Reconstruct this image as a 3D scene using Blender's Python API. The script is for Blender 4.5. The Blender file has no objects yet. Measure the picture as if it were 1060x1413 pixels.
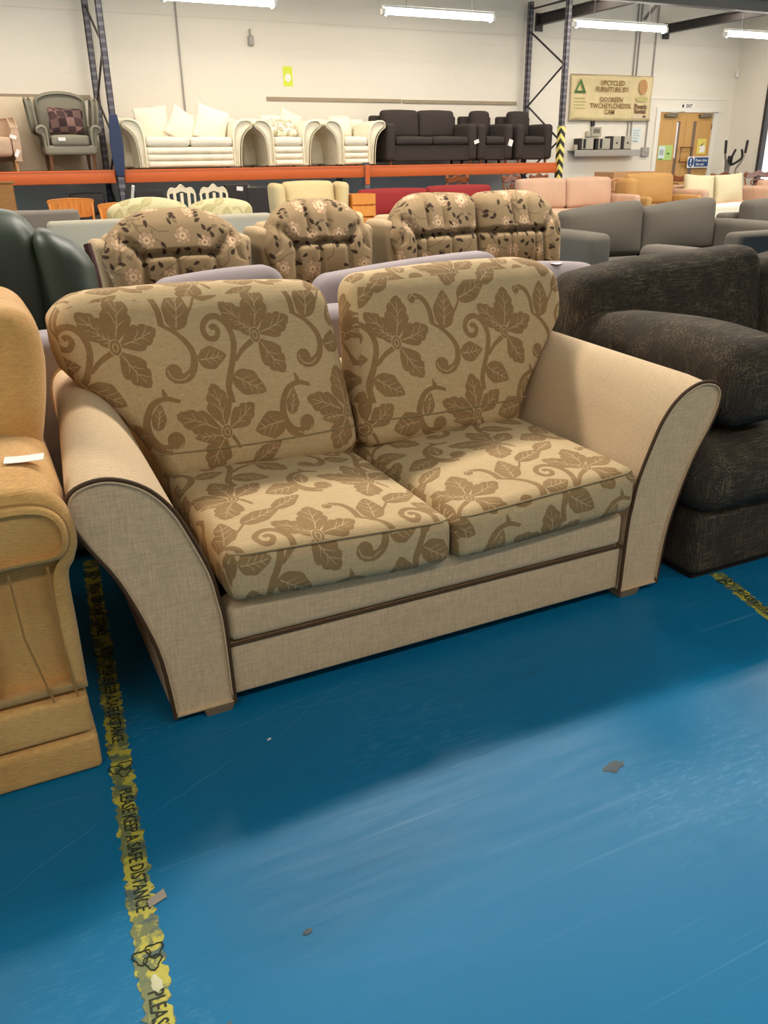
import bpy, math, random
import numpy as np
from mathutils import Vector, Matrix
random.seed(7)
rng = np.random.RandomState(5)
SC = bpy.context.scene
COL = SC.collection
PI = math.pi

# ------------------------------------------------------------------ camera
PITCH, YAW, ROLL = math.radians(23.1), math.radians(25.8), math.radians(-0.8)
_right = Vector((math.cos(YAW), -math.sin(YAW), 0))
_flat = Vector((math.sin(YAW), math.cos(YAW), 0))
_fwd = _flat * math.cos(PITCH) - Vector((0, 0, 1)) * math.sin(PITCH)
_down = -(Vector((0, 0, 1)) * math.cos(PITCH) + _flat * math.sin(PITCH))
_cx = _right * math.cos(ROLL) - _down * math.sin(ROLL)
_cd = _right * math.sin(ROLL) + _down * math.cos(ROLL)
cam_data = bpy.data.cameras.new('camera')
cam_data.sensor_fit = 'AUTO'
cam_data.sensor_width = 36
cam_data.lens = 36 * 1140 / 1413
cam_data.clip_start = 0.05
cam = bpy.data.objects.new('camera', cam_data)
COL.objects.link(cam)
M3 = Matrix((_cx, -_cd, -_fwd)).transposed()
cam.matrix_world = Matrix.Translation((0, 0, 1.2)) @ M3.to_4x4()
SC.camera = cam

# ------------------------------------------------------------------ world, lamps, exposure
world = bpy.data.worlds.new('world')
SC.world = world
world.use_nodes = True
world.node_tree.nodes['Background'].inputs[0].default_value = (0.9, 0.96, 1.0, 1)
world.node_tree.nodes['Background'].inputs[1].default_value = 2.0
SC.view_settings.view_transform = 'Standard'
SC.view_settings.look = 'None'
SC.view_settings.exposure = 0.1
SC.view_settings.gamma = 1.0
SC.view_settings.use_curve_mapping = False

def area(name, loc, sx, sy, power, color=(1, 0.915, 0.80), rot=(0, 0, 0)):
    l = bpy.data.lights.new(name, 'AREA')
    l.shape = 'RECTANGLE'
    l.size, l.size_y = sx, sy
    l.energy = power
    l.color = color
    o = bpy.data.objects.new(name, l)
    o.location = loc
    o.rotation_euler = rot
    COL.objects.link(o)
    return o
# rows of suspended fluorescent fittings out of frame; row behind the camera is added fill
for y, xs, p in ((12.9, (-2.0, 1.2, 4.4, 7.6, 10.8, 14.0), 50), (9.0, (-2.0, 1.4, 4.8, 8.2, 11.6, 14.4), 96), (4.8, (-2.2, 2.2, 4.9, 7.6, 10.3, 13.0), 195), (-1.4, (-2.1, 1.4, 4.6), 46)):
    for x in xs:
        area('lamp_row', (x, y, 3.75), 1.9, 0.4, p)

# ------------------------------------------------------------------ object helpers
def tag(o, label=None, cat=None, group=None, kind=None):
    if label: o['label'] = label
    if cat: o['category'] = cat
    if group: o['group'] = group
    if kind: o['kind'] = kind
    return o

def empty(name, label, cat, loc=(0, 0, 0), rz=0, group=None):
    o = bpy.data.objects.new(name, None)
    o.empty_display_size = 0.1
    COL.objects.link(o)
    o.location = loc
    o.rotation_euler = (0, 0, rz)
    return tag(o, label, cat, group)

def mesh(name, geo, m, parent=None, loc=(0, 0, 0), rot=(0, 0, 0), sharp=40, label=None, cat=None, group=None, kind=None):
    vs, fs = geo[0], geo[1]
    uv = geo[2] if len(geo) > 2 else None
    me = bpy.data.meshes.new(name)
    me.from_pydata([tuple(v) for v in vs], [], fs)
    if uv is not None:
        lay = me.uv_layers.new(name='UVMap')
        flat = np.array([c for f in uv for c in f], dtype=np.float32).ravel()
        lay.data.foreach_set('uv', flat)
    me.shade_smooth()
    me.set_sharp_from_angle(angle=math.radians(sharp))
    if m is not None:
        me.materials.append(m)
    me.update()
    o = bpy.data.objects.new(name, me)
    COL.objects.link(o)
    o.location = loc
    o.rotation_euler = rot
    if parent is not None:
        o.parent = parent
    return tag(o, label, cat, group, kind)

def move(geo, d=(0, 0, 0), fn=None, R=None):
    vs = geo[0]
    if R is not None: vs = [tuple(R @ Vector(v)) for v in vs]
    if fn: vs = [fn(*v) for v in vs]
    vs = [(v[0] + d[0], v[1] + d[1], v[2] + d[2]) for v in vs]
    return (vs,) + tuple(geo[1:])

def join(*gs):
    vs, fs = [], []
    for g in gs:
        n = len(vs)
        vs += list(g[0])
        fs += [tuple(i + n for i in f) for f in g[1]]
    return vs, fs

def box(x0, x1, y0, y1, z0, z1):
    v = [(x0, y0, z0), (x1, y0, z0), (x1, y1, z0), (x0, y1, z0), (x0, y0, z1), (x1, y0, z1), (x1, y1, z1), (x0, y1, z1)]
    return v, [(3, 2, 1, 0), (4, 5, 6, 7), (0, 1, 5, 4), (1, 2, 6, 5), (2, 3, 7, 6), (3, 0, 4, 7)]

def puff(size, r, n=(8, 8, 6), p=(0, 0, 0), fn=None, uvf=None, seg=3, at=(0, 0, 0)):
    """soft rounded box: size (w,d,h), corner radius r, n divisions, p bulge of each axis; fn deforms, uvf gives the uv"""
    half = [s / 2 for s in size]
    r = min(r, min(half) * 0.98)
    ax = []
    for a in range(3):
        h = half[a]
        arc = [r * math.tan(PI / 4 * k / seg) for k in range(seg + 1)]
        lo = [-(h - r) - t for t in reversed(arc)]
        mid = [-(h - r) + 2 * (h - r) * k / n[a] for k in range(1, n[a])]
        hi = [(h - r) + t for t in arc]
        ax.append(lo + mid + hi)
    idx, vs, fs, fax = {}, [], [], []
    N = [len(a) - 1 for a in ax]
    def vid(i, j, k):
        key = (i, j, k)
        if key in idx: return idx[key]
        q = [ax[0][i], ax[1][j], ax[2][k]]
        inn = [max(-(half[a] - r), min(half[a] - r, q[a])) for a in range(3)]
        d = [q[a] - inn[a] for a in range(3)]
        L = math.sqrt(sum(t * t for t in d)) or 1
        v = [inn[a] + r * d[a] / L for a in range(3)]
        u = [max(-1, min(1, v[a] / half[a])) for a in range(3)]
        w = [1 - t * t for t in u]
        v = [v[0] * (1 + p[0] / half[0] * w[1] * w[2]), v[1] * (1 + p[1] / half[1] * w[0] * w[2]), v[2] * (1 + p[2] / half[2] * w[0] * w[1])]
        if fn: v = fn(*v)
        idx[key] = len(vs)
        vs.append((v[0] + at[0], v[1] + at[1], v[2] + at[2]))
        return idx[key]
    for i in range(N[0]):
        for j in range(N[1]):
            fs.append((vid(i, j + 1, 0), vid(i + 1, j + 1, 0), vid(i + 1, j, 0), vid(i, j, 0))); fax.append(2)
            fs.append((vid(i, j, N[2]), vid(i + 1, j, N[2]), vid(i + 1, j + 1, N[2]), vid(i, j + 1, N[2]))); fax.append(2)
    for i in range(N[0]):
        for k in range(N[2]):
            fs.append((vid(i, 0, k), vid(i + 1, 0, k), vid(i + 1, 0, k + 1), vid(i, 0, k + 1))); fax.append(1)
            fs.append((vid(i, N[1], k + 1), vid(i + 1, N[1], k + 1), vid(i + 1, N[1], k), vid(i, N[1], k))); fax.append(1)
    for j in range(N[1]):
        for k in range(N[2]):
            fs.append((vid(0, j, k + 1), vid(0, j + 1, k + 1), vid(0, j + 1, k), vid(0, j, k))); fax.append(0)
            fs.append((vid(N[0], j, k), vid(N[0], j + 1, k), vid(N[0], j + 1, k + 1), vid(N[0], j, k + 1))); fax.append(0)
    if uvf:
        return vs, fs, [[uvf(a, vs[i]) for i in f] for f, a in zip(fs, fax)]
    return vs, fs

def smooth_path(pts, n=6, closed=False):
    P = [np.array(p, float) for p in pts]
    out = []
    m = len(P)
    for i in range(m if closed else m - 1):
        if closed: a, b, c, d = P[(i - 1) % m], P[i], P[(i + 1) % m], P[(i + 2) % m]
        else: a, b, c, d = P[max(i - 1, 0)], P[i], P[i + 1], P[min(i + 2, m - 1)]
        for k in range(n):
            t = k / n
            out.append(0.5 * ((2 * b) + (c - a) * t + (2 * a - 5 * b + 4 * c - d) * t * t + (3 * b - a - 3 * c + d) * t ** 3))
    if not closed: out.append(P[-1])
    return [tuple(p) for p in out]

def extrude(prof, y0, y1, r=0.0, seg=3, ny=1, fn=None):
    """closed outline in (x,z) swept along y, its ends rounded by r"""
    P = np.array(prof, float)
    A = np.sum(P[:, 0] * np.roll(P[:, 1], -1) - np.roll(P[:, 0], -1) * P[:, 1])
    if A < 0: P = P[::-1]
    T = np.roll(P, -1, 0) - np.roll(P, 1, 0)
    T /= np.linalg.norm(T, axis=1)[:, None] + 1e-12
    Nn = np.stack([T[:, 1], -T[:, 0]], 1)
    rings = []
    if r > 0:
        for k in range(seg + 1):
            a = PI / 2 * k / seg
            rings.append((y0 + r * (1 - math.sin(a)), r * (1 - math.cos(a))))
        for k in range(1, ny): rings.append((y0 + r + (y1 - y0 - 2 * r) * k / ny, 0))
        for k in range(seg + 1):
            a = PI / 2 * (1 - k / seg)
            rings.append((y1 - r * (1 - math.sin(a)), r * (1 - math.cos(a))))
    else:
        rings = [(y0 + (y1 - y0) * k / ny, 0) for k in range(ny + 1)]
    vs, fs = [], []
    m = len(P)
    for y, ins in rings:
        Q = P - Nn * ins
        vs += [(q[0], y, q[1]) for q in Q]
    for k in range(len(rings) - 1):
        for i in range(m):
            a, b = k * m + i, k * m + (i + 1) % m
            fs.append((a, b, b + m, a + m))
    fs.append(tuple(range(m))[::-1])
    fs.append(tuple((len(rings) - 1) * m + i for i in range(m)))
    fs = [f[::-1] for f in fs]
    if fn: vs = [fn(*v) for v in vs]
    return vs, fs

def swap(geo, mode):
    """re-orients a y-swept shape: 'x' sweeps along x (outline y,z), 'z' sweeps along z (outline x,y)"""
    if mode == 'x': return ([(v[1], v[0], v[2]) for v in geo[0]], [f[::-1] for f in geo[1]])
    return ([(v[0], v[2], v[1]) for v in geo[0]], [f[::-1] for f in geo[1]])

def tube(pts, r, n=8, closed=False):
    P = [Vector(p) for p in pts]
    m = len(P)
    vs, fs = [], []
    up = None
    for i, p in enumerate(P):
        if closed: t = P[(i + 1) % m] - P[i - 1]
        else: t = P[min(i + 1, m - 1)] - P[max(i - 1, 0)]
        t.normalize()
        if up is None: up = Vector((0, 0, 1)) if abs(t.z) < 0.9 else Vector((1, 0, 0))
        s = t.cross(up); s.normalize()
        up = s.cross(t); up.normalize()
        rr = r[i] if isinstance(r, (list, tuple)) else r
        for k in range(n):
            a = 2 * PI * k / n
            vs.append(tuple(p + (s * math.cos(a) + up * math.sin(a)) * rr))
    for i in range(m if closed else m - 1):
        for k in range(n):
            a, b = i * n + k, i * n + (k + 1) % n
            c = ((i + 1) % m) * n
            fs.append((a, b, c + (k + 1) % n, c + k))
    if not closed:
        fs.append(tuple(range(n))[::-1])
        fs.append(tuple((m - 1) * n + k for k in range(n)))
    return vs, fs

def lathe(prof, n=12):
    vs, fs = [], []
    for (r, z) in prof:
        vs += [(r * math.cos(2 * PI * k / n), r * math.sin(2 * PI * k / n), z) for k in range(n)]
    for i in range(len(prof) - 1):
        for k in range(n):
            a, b = i * n + k, i * n + (k + 1) % n
            fs.append((a, b, b + n, a + n))
    fs.append(tuple(range(n))[::-1])
    fs.append(tuple((len(prof) - 1) * n + k for k in range(n)))
    return vs, fs

def rbox(x0, x1, y0, y1, z0, z1, r=0.02, p=(0, 0, 0), n=(4, 4, 4), fn=None, seg=2):
    return puff((x1 - x0, y1 - y0, z1 - z0), r, n, p, None, None, seg, ((x0 + x1) / 2, (y0 + y1) / 2, (z0 + z1) / 2)) if fn is None else \
        move(puff((x1 - x0, y1 - y0, z1 - z0), r, n, p, None, None, seg, ((x0 + x1) / 2, (y0 + y1) / 2, (z0 + z1) / 2)), fn=fn)

def disc_xz(cx, cz, rx, rz, y, n=24):
    return [(cx + rx * math.cos(2 * PI * k / n), y, cz + rz * math.sin(2 * PI * k / n)) for k in range(n)], [tuple(range(n))]

def lettering(text, size, m, parent, loc, rot, name='lettering', align='CENTER', spacing=1.0, shear=0.0, bold=0.0, squeeze=1.0):
    c = bpy.data.curves.new(name, 'FONT')
    c.body = text
    c.size = size
    c.align_x = align
    c.align_y = 'CENTER'
    c.space_character = spacing
    c.shear = shear
    c.offset = bold
    c.extrude = 0.0004
    c.resolution_u = 2
    c.materials.append(m)
    o = bpy.data.objects.new(name, c)
    COL.objects.link(o)
    o.location = loc
    o.rotation_euler = rot
    dg = bpy.context.evaluated_depsgraph_get()
    me = bpy.data.meshes.new_from_object(o.evaluated_get(dg))
    bpy.data.objects.remove(o)
    bpy.data.curves.remove(c)
    o = bpy.data.objects.new(name, me)
    COL.objects.link(o)
    o.location = loc
    o.rotation_euler = rot
    o.scale = (squeeze, 1, 1)
    o.parent = parent
    return o

# ------------------------------------------------------------------ materials
def lin(c):
    return tuple(((v / 255) / 12.92 if v / 255 <= 0.04045 else ((v / 255 + 0.055) / 1.055) ** 2.4) for v in c) + (1,)

class NT:
    def __init__(s, name):
        s.m = bpy.data.materials.new(name)
        s.m.use_nodes = True
        s.t = s.m.node_tree
        s.b = s.t.nodes['Principled BSDF']
    def n(s, ty, **kw):
        o = s.t.nodes.new(ty)
        for k, v in kw.items(): setattr(o, k, v)
        return o
    def l(s, a, b): s.t.links.new(a, b)
    def coord(s, which='Object', scale=(1, 1, 1), rot=(0, 0, 0)):
        c = s.n('ShaderNodeTexCoord')
        mp = s.n('ShaderNodeMapping')
        mp.inputs['Scale'].default_value = scale
        mp.inputs['Rotation'].default_value = rot
        s.l(c.outputs[which], mp.inputs[0])
        return mp.outputs[0]
    def noise(s, vec, scale, detail=3, rough=0.55):
        o = s.n('ShaderNodeTexNoise')
        o.inputs['Scale'].default_value = scale
        o.inputs['Detail'].default_value = detail
        o.inputs['Roughness'].default_value = rough
        s.l(vec, o.inputs['Vector'])
        return o.outputs['Fac']
    def ramp(s, fac, a, b, ca=(0, 0, 0, 1), cb=(1, 1, 1, 1)):
        o = s.n('ShaderNodeValToRGB')
        e = o.color_ramp.elements
        e[0].position, e[1].position = a, b
        e[0].color, e[1].color = ca, cb
        s.l(fac, o.inputs[0])
        return o.outputs[0]
    def mix(s, fac, a, b, mode='MIX'):
        o = s.n('ShaderNodeMix', data_type='RGBA', blend_type=mode)
        for sock, v in ((o.inputs[0], fac), (o.inputs[6], a), (o.inputs[7], b)):
            if hasattr(v, 'links'): s.l(v, sock)
            elif isinstance(v, (int, float)) and sock.type != 'VALUE': sock.default_value = (v, v, v, 1)
            else: sock.default_value = v
        return o.outputs[2]
    def math(s, op, a, b=0.0):
        o = s.n('ShaderNodeMath', operation=op)
        for sock, v in ((o.inputs[0], a), (o.inputs[1], b)):
            if hasattr(v, 'links'): s.l(v, sock)
            else: sock.default_value = v
        return o.outputs[0]
    def bump(s, h, strength=0.2, dist=0.002):
        o = s.n('ShaderNodeBump')
        o.inputs['Strength'].default_value = strength
        o.inputs['Distance'].default_value = dist
        s.l(h, o.inputs['Height'])
        s.l(o.outputs[0], s.b.inputs['Normal'])
    def out(s, col=None, rough=None, metal=None, spec=None, sheen=None):
        if col is not None:
            if hasattr(col, 'links'): s.l(col, s.b.inputs['Base Color'])
            else: s.b.inputs['Base Color'].default_value = col
        if rough is not None:
            if hasattr(rough, 'links'): s.l(rough, s.b.inputs['Roughness'])
            else: s.b.inputs['Roughness'].default_value = rough
        if metal is not None: s.b.inputs['Metallic'].default_value = metal
        if spec is not None: s.b.inputs['Specular IOR Level'].default_value = spec
        if sheen is not None:
            s.b.inputs['Sheen Weight'].default_value = sheen
            s.b.inputs['Sheen Roughness'].default_value = 0.5
        return s.m

def dk(c, f): return (c[0] * f, c[1] * f, c[2] * f, 1)

def plain(name, c, rough=0.6, metal=0.0, spec=0.4, var=0.06, scale=8):
    t = NT(name)
    col = lin(c)
    n = t.noise(t.coord(), scale, 4)
    return t.out(t.mix(n, dk(col, 1 - var), dk(col, 1 + var)), rough, metal, spec)

def fabric(name, c, var=0.12, weave=0.12, fine=350, mott=5, bump=0.25, sheen=0.0, stretch=(1, 1, 1)):
    t = NT(name)
    col = lin(c)
    v = t.coord()
    a = t.mix(t.noise(v, mott, 4), dk(col, 1 - var), dk(col, 1 + var))
    f1 = t.noise(t.coord(scale=(fine * stretch[0], fine * stretch[1], fine * stretch[2])), 1, 2)
    a = t.mix(1.0, a, t.ramp(f1, 0.3, 0.7, (1 - weave,) * 3 + (1,), (1 + weave,) * 3 + (1,)), 'MULTIPLY')
    t.bump(f1, bump, 0.002)
    return t.out(a, 0.95, 0, 0.15, sheen)

def linen_nodes(t, col, k=0.17):
    """slubbed linen: two crossed thread noises"""
    w1 = t.noise(t.coord(scale=(380, 380, 30)), 1, 2)
    w2 = t.noise(t.coord(scale=(30, 380, 380)), 1, 2)
    s = t.math('ADD', w1, w2)
    f = t.ramp(t.math('MULTIPLY', s, 0.5), 0.34, 0.66, (1 - k,) * 3 + (1,), (1 + k,) * 3 + (1,))
    return t.mix(1.0, col, f, 'MULTIPLY'), s

def linen(name, c, k=0.17, var=0.06):
    t = NT(name)
    base = lin(c)
    m = t.mix(t.noise(t.coord(), 4, 4), dk(base, 1 - var), dk(base, 1 + var))
    col, s = linen_nodes(t, m, k)
    t.bump(s, 0.2, 0.001)
    return t.out(col, 0.95, 0, 0.15, 0.05)

def wood(name, c1, c2, rough=0.4, scale=(3, 3, 30)):
    t = NT(name)
    n = t.noise(t.coord(scale=scale), 2, 5, 0.6)
    return t.out(t.ramp(n, 0.3, 0.7, lin(c1), lin(c2)), rough, 0, 0.4)

def emit(name, c, s):
    t = NT(name)
    t.b.inputs['Emission Color'].default_value = c
    t.b.inputs['Emission Strength'].default_value = s
    return t.out(c, 0.4)

# ---- pattern tiles, drawn by arithmetic
class Tile:
    def __init__(s, W, H, x0, y0, k, ch=1):
        s.W, s.H, s.x0, s.y0, s.k = W, H, x0, y0, k
        s.a = np.zeros((int(H * k), int(W * k), ch), np.float32)
    def poly(s, pts, val):
        P = np.array(pts, float)
        X = (P[:, 0] - s.x0) * s.k
        Y = (s.y0 - P[:, 1]) * s.k
        h, w = s.a.shape[:2]
        c0, c1, r0, r1 = int(X.min()) - 1, int(X.max()) + 2, int(Y.min()) - 1, int(Y.max()) + 2
        cc, rr = np.meshgrid(np.arange(c0, c1) + 0.5, np.arange(r0, r1) + 0.5)
        ins = np.zeros(cc.shape, bool)
        n = len(X)
        for i in range(n):
            xa, ya, xb, yb = X[i], Y[i], X[(i + 1) % n], Y[(i + 1) % n]
            if ya == yb: continue
            cr = ((ya > rr) != (yb > rr)) & (cc < (xb - xa) * (rr - ya) / (yb - ya) + xa)
            ins ^= cr
        ri, ci = np.nonzero(ins)
        s.a[(ri + r0) % h, (ci + c0) % w] = val
    def stroke(s, pts, w0, w1, val, n=8):
        C = smooth_path(pts, n)
        m = len(C)
        for i in range(m - 1):
            a, b = np.array(C[i]), np.array(C[i + 1])
            t = (b - a) / (np.linalg.norm(b - a) + 1e-9)
            q = np.array([-t[1], t[0]])
            wa = w0 + (w1 - w0) * i / (m - 1)
            wb = w0 + (w1 - w0) * (i + 1) / (m - 1)
            e = t * 0.6
            s.poly([a - e + q * wa, b + e + q * wb, b + e - q * wb, a - e - q * wa], val)
    def disc(s, c, r, val, ry=None, n=20):
        s.poly([(c[0] + r * math.cos(2 * PI * k / n), c[1] + (ry or r) * math.sin(2 * PI * k / n)) for k in range(n)], val)
    def petal(s, base, tip, hw, val, vein):
        b, t = np.array(base, float), np.array(tip, float)
        d = t - b
        L = np.linalg.norm(d)
        d /= L
        q = np.array([-d[1], d[0]])
        us = [0, .12, .25, .38, .5, .57, .62, .70, .78, .85, .90, .95, 1]
        ws = [.10, .30, .62, .88, 1.0, .94, .78, .84, .72, .48, .42, .26, 0]
        C = smooth_path([(u, w) for u, w in zip(us, ws)], 4)
        s.poly([b + d * L * u + q * hw * max(0, w) for u, w in C] + [b + d * L * u - q * hw * max(0, w) for u, w in C[::-1]], val)
        s.stroke([b + d * L * .12, b + d * L * .5 + q * hw * .08, b + d * L * .86], 1.6, .8, vein)
        for u, sg in ((.28, 1), (.40, -1), (.52, 1), (.62, -1)):
            s.stroke([b + d * L * u, b + d * L * (u + .14) + q * sg * hw * .3, b + d * L * (u + .2) + q * sg * hw * .55], 1.3, .5, vein)
    def leaf(s, base, tip, hw, val, vein=None, lobe=0.05, peak=0.75, veins=3):
        b, t = np.array(base, float), np.array(tip, float)
        d = t - b
        L = np.linalg.norm(d)
        d /= L
        q = np.array([-d[1], d[0]])
        up, lo = [], []
        for k in range(25):
            u = k / 24
            w = hw * max(0, math.sin(PI * u ** peak)) ** 0.85 * (1 + lobe * math.sin(2.5 * 2 * PI * u))
            up.append(b + d * L * u + q * w)
            lo.append(b + d * L * u - q * w)
        s.poly(up + lo[::-1], val)
        if vein is not None:
            s.stroke([b + d * L * 0.08, b + d * L * 0.5 + q * hw * 0.06, b + d * L * 0.88], 1.8, 0.8, vein)
            for k in range(veins):
                u = 0.25 + 0.2 * k
                for sg in (1, -1):
                    s.stroke([b + d * L * u, b + d * L * (u + 0.12) + q * sg * hw * 0.35, b + d * L * (u + 0.2) + q * sg * hw * 0.62], 1.2, 0.5, vein)
    def image(s, name, half=True, color=False):
        a = s.a
        if half:
            a = (a[0::2, 0::2] + a[1::2, 0::2] + a[0::2, 1::2] + a[1::2, 1::2]) / 4
        h, w = a.shape[:2]
        im = bpy.data.images.new(name, w, h)
        if not color: im.colorspace_settings.name = 'Non-Color'
        px = np.ones((h, w, 4), np.float32)
        px[:, :, :3] = a if a.shape[2] == 3 else a[:, :, :1]
        im.pixels.foreach_set(px.ravel())
        im.update()
        im.pack()
        return im

def damask_tile():
    T = Tile(388, 500, 617, 252, 4)
    V = 0.12
    # stems and scrolls
    T.stroke([(355, 204), (398, 232), (428, 275), (424, 318), (398, 342), (366, 338)], 4, 15, 1)
    T.disc((368, 326), 23, 1); T.stroke([(352, 318), (362, 338), (386, 346), (410, 334)], 1.5, 1.5, V)
    T.stroke([(517, 420), (513, 372), (536, 312), (550, 262), (541, 220), (515, 196), (487, 199), (470, 222), (478, 246), (500, 250), (511, 232), (501, 219), (491, 225)], 9, 7, 1)
    T.stroke([(358, 206), (356, 165), (340, 133), (312, 122)], 9, 7, 1); T.disc((304, 131), 13, 1); T.stroke([(296, 130), (306, 122), (322, 128)], 1.5, 1.5, V)
    T.stroke([(760, 402), (722, 391), (686, 405), (665, 445), (667, 490), (690, 524), (722, 530)], 5, 15, 1)
    T.disc((735, 506), 24, 1); T.stroke([(706, 528), (732, 534), (752, 516)], 1.5, 1.5, V); T.leaf((726, 398), (716, 362), 7, 1)
    T.stroke([(612, 262), (572, 285), (545, 312)], 8, 5, 1)
    T.stroke([(855, 488), (890, 508), (912, 548)], 8, 4, 1)
    T.stroke([(430, 190), (452, 165), (470, 140)], 4, 3, 1)
    T.stroke([(424, 300), (446, 290), (470, 300)], 4, 3, 1)
    T.stroke([(520, 372), (532, 352), (548, 352)], 4, 3, 1)
    # leaves
    T.leaf((396, 222), (418, 112), 36, 1, V)
    T.leaf((462, 142), (578, 96), 30, 1, V)
    T.leaf((440, 300), (522, 294), 30, 1, V)
    T.leaf((530, 348), (622, 402), 34, 1, V)
    T.leaf((668, 488), (572, 506), 40, 1, V)
    T.leaf((690, 476), (706, 404), 20, 1, V)
    T.leaf((560, 600), (650, 545), 26, 1, V)
    # flower A
    c = np.array((617, 252))
    for tip, w in (((643, 118), 44), ((530, 162), 36), ((730, 214), 38), ((690, 358), 40)):
        d = np.array(tip) - c
        T.petal(c + d * 0.08, tip, w * .9, 1, V)
    T.leaf((625, 250), (560, 205), 20, 1, V)
    # flower B
    c = np.array((490, 497))
    for tip, w in (((466, 362), 40), ((578, 428), 36), ((356, 436), 38), ((434, 602), 44)):
        d = np.array(tip) - c
        T.petal(c + d * 0.08, tip, w * .9, 1, V)
    T.leaf((480, 505), (398, 505), 20, 1, V)
    for c in ((617, 252), (490, 497)):
        T.disc(c, 17, V, 22); T.disc(c, 14, 1, 19); T.disc(c, 8, V, 12); T.disc(c, 5, 1, 9)
    return T.image('leaf_pattern')

def blossom_tile():
    S = 600
    T = Tile(S, S, 0, S, 2, 3)
    g = lambda *c: np.array(c, np.float32) / 255
    T.a[:] = g(126, 106, 79)
    r = random.Random(11)
    for _ in range(26):
        x, y = r.uniform(0, S), r.uniform(0, S)
        pts = [(x, y)]
        a = r.uniform(0, 6.28)
        for k in range(4):
            a += r.uniform(-0.9, 0.9)
            x += 34 * math.cos(a); y += 34 * math.sin(a)
            pts.append((x, y))
        T.stroke(pts, 1.8, 1.2, g(96, 78, 58), 5)
    cen = []
    for i in range(6):
        for j in range(6):
            cen.append(((i + 0.5 + 0.5 * (j % 2)) * S / 6 + r.uniform(-20, 20), (j + 0.5) * S / 6 + r.uniform(-20, 20)))
    for q, (x, y) in enumerate(cen):
        for k in range(6):
            a = r.uniform(0, 6.28)
            d = r.uniform(34, 66)
            bx, by = x + d * math.cos(a), y + d * math.sin(a)
            a2 = a + r.uniform(-1, 1)
            T.leaf((bx, by), (bx + 23 * math.cos(a2), by + 23 * math.sin(a2)), r.uniform(4.5, 7), g(52, 38, 26) if r.random() < 0.75 else g(100, 84, 62), None, 0.05)
        if q % 5 == 3: continue
        R = r.uniform(25, 35)
        n = 8
        for k in range(n):
            a = 2 * PI * k / n + r.uniform(-0.2, 0.2)
            T.leaf((x + 3 * math.cos(a), y + 3 * math.sin(a)), (x + R * math.cos(a), y + R * math.sin(a)), R * 0.42, g(120, 96, 72), None, 0.0, 1.3)
            T.leaf((x + 5 * math.cos(a), y + 5 * math.sin(a)), (x + (R - 2) * math.cos(a), y + (R - 2) * math.sin(a)), R * 0.33, g(160, 134, 106) * r.uniform(0.88, 1.06), None, 0.0, 1.3)
        for k in range(6):
            a = 2 * PI * k / 6 + 0.5
            T.leaf((x + R * .62 * math.cos(a), y + R * .62 * math.sin(a)), (x + R * .12 * math.cos(a), y + R * .12 * math.sin(a)), R * .24, g(128, 102, 78), None, 0, 1.2)
            T.leaf((x, y), (x + R * 0.5 * math.cos(a), y + R * 0.5 * math.sin(a)), R * 0.2, g(176, 150, 120), None, 0, 1.2)
        T.disc((x, y), 4, g(120, 92, 66))
    return T.image('blossom_pattern', True, True)

IMG_D, IMG_F = damask_tile(), blossom_tile()

def damask(name, base, fig, k=0.15, scale=1.0):
    t = NT(name)
    uv = t.n('ShaderNodeTexCoord').outputs['UV']
    im = t.n('ShaderNodeTexImage', image=IMG_D, extension='REPEAT')
    t.l(uv, im.inputs[0])
    m = im.outputs[0]
    b = t.mix(t.noise(t.coord(), 5, 3), dk(lin(base), 0.95), dk(lin(base), 1.05))
    f = t.mix(t.noise(t.coord(), 14, 3), dk(lin(fig), 0.88), dk(lin(fig), 1.12))
    col, s = linen_nodes(t, t.mix(m, b, f), k)
    h = t.math('ADD', t.math('MULTIPLY', s, 0.35), m)
    t.bump(h, 0.25, 0.002)
    return t.out(col, 0.92, 0, 0.15, 0.05)

def blossom(name):
    t = NT(name)
    uv = t.n('ShaderNodeTexCoord').outputs['UV']
    im = t.n('ShaderNodeTexImage', image=IMG_F, extension='REPEAT')
    t.l(uv, im.inputs[0])
    f = t.noise(t.coord(scale=(260, 260, 260)), 1, 2)
    col = t.mix(1.0, im.outputs[0], t.ramp(f, 0.3, 0.7, (0.88,) * 3 + (1,), (1.12,) * 3 + (1,)), 'MULTIPLY')
    t.bump(f, 0.2, 0.002)
    return t.out(col, 0.9, 0, 0.2)

def tweed(name, base, fleck):
    t = NT(name)
    b = lin(base)
    v = t.coord()
    col = t.mix(t.noise(v, 5, 4), dk(b, 0.8), dk(b, 1.25))
    a = t.ramp(t.noise(t.coord(scale=(260, 260, 14)), 1, 2), 0.53, 0.66)
    c = t.ramp(t.noise(t.coord(scale=(14, 260, 260)), 1, 2), 0.53, 0.66)
    patch = t.ramp(t.noise(v, 12, 3), 0.4, 0.62)
    fl = t.math('MULTIPLY', t.math('MAXIMUM', a, c), t.math('ADD', t.math('MULTIPLY', patch, 0.7), 0.2))
    col = t.mix(fl, col, lin(fleck))
    t.bump(t.math('ADD', a, c), 0.4, 0.002)
    return t.out(col, 0.95, 0, 0.12)

def chenille(name, c, c2):
    t = NT(name)
    a = t.mix(t.ramp(t.noise(t.coord(), 3.5, 5), 0.35, 0.65), lin(c2), lin(c))
    f = t.noise(t.coord(scale=(70, 120, 420)), 1, 3)
    a = t.mix(1.0, a, t.ramp(f, 0.3, 0.7, (0.86,) * 3 + (1,), (1.13,) * 3 + (1,)), 'MULTIPLY')
    t.bump(f, 0.45, 0.003)
    return t.out(a, 0.9, 0, 0.2, 0.2)

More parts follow.
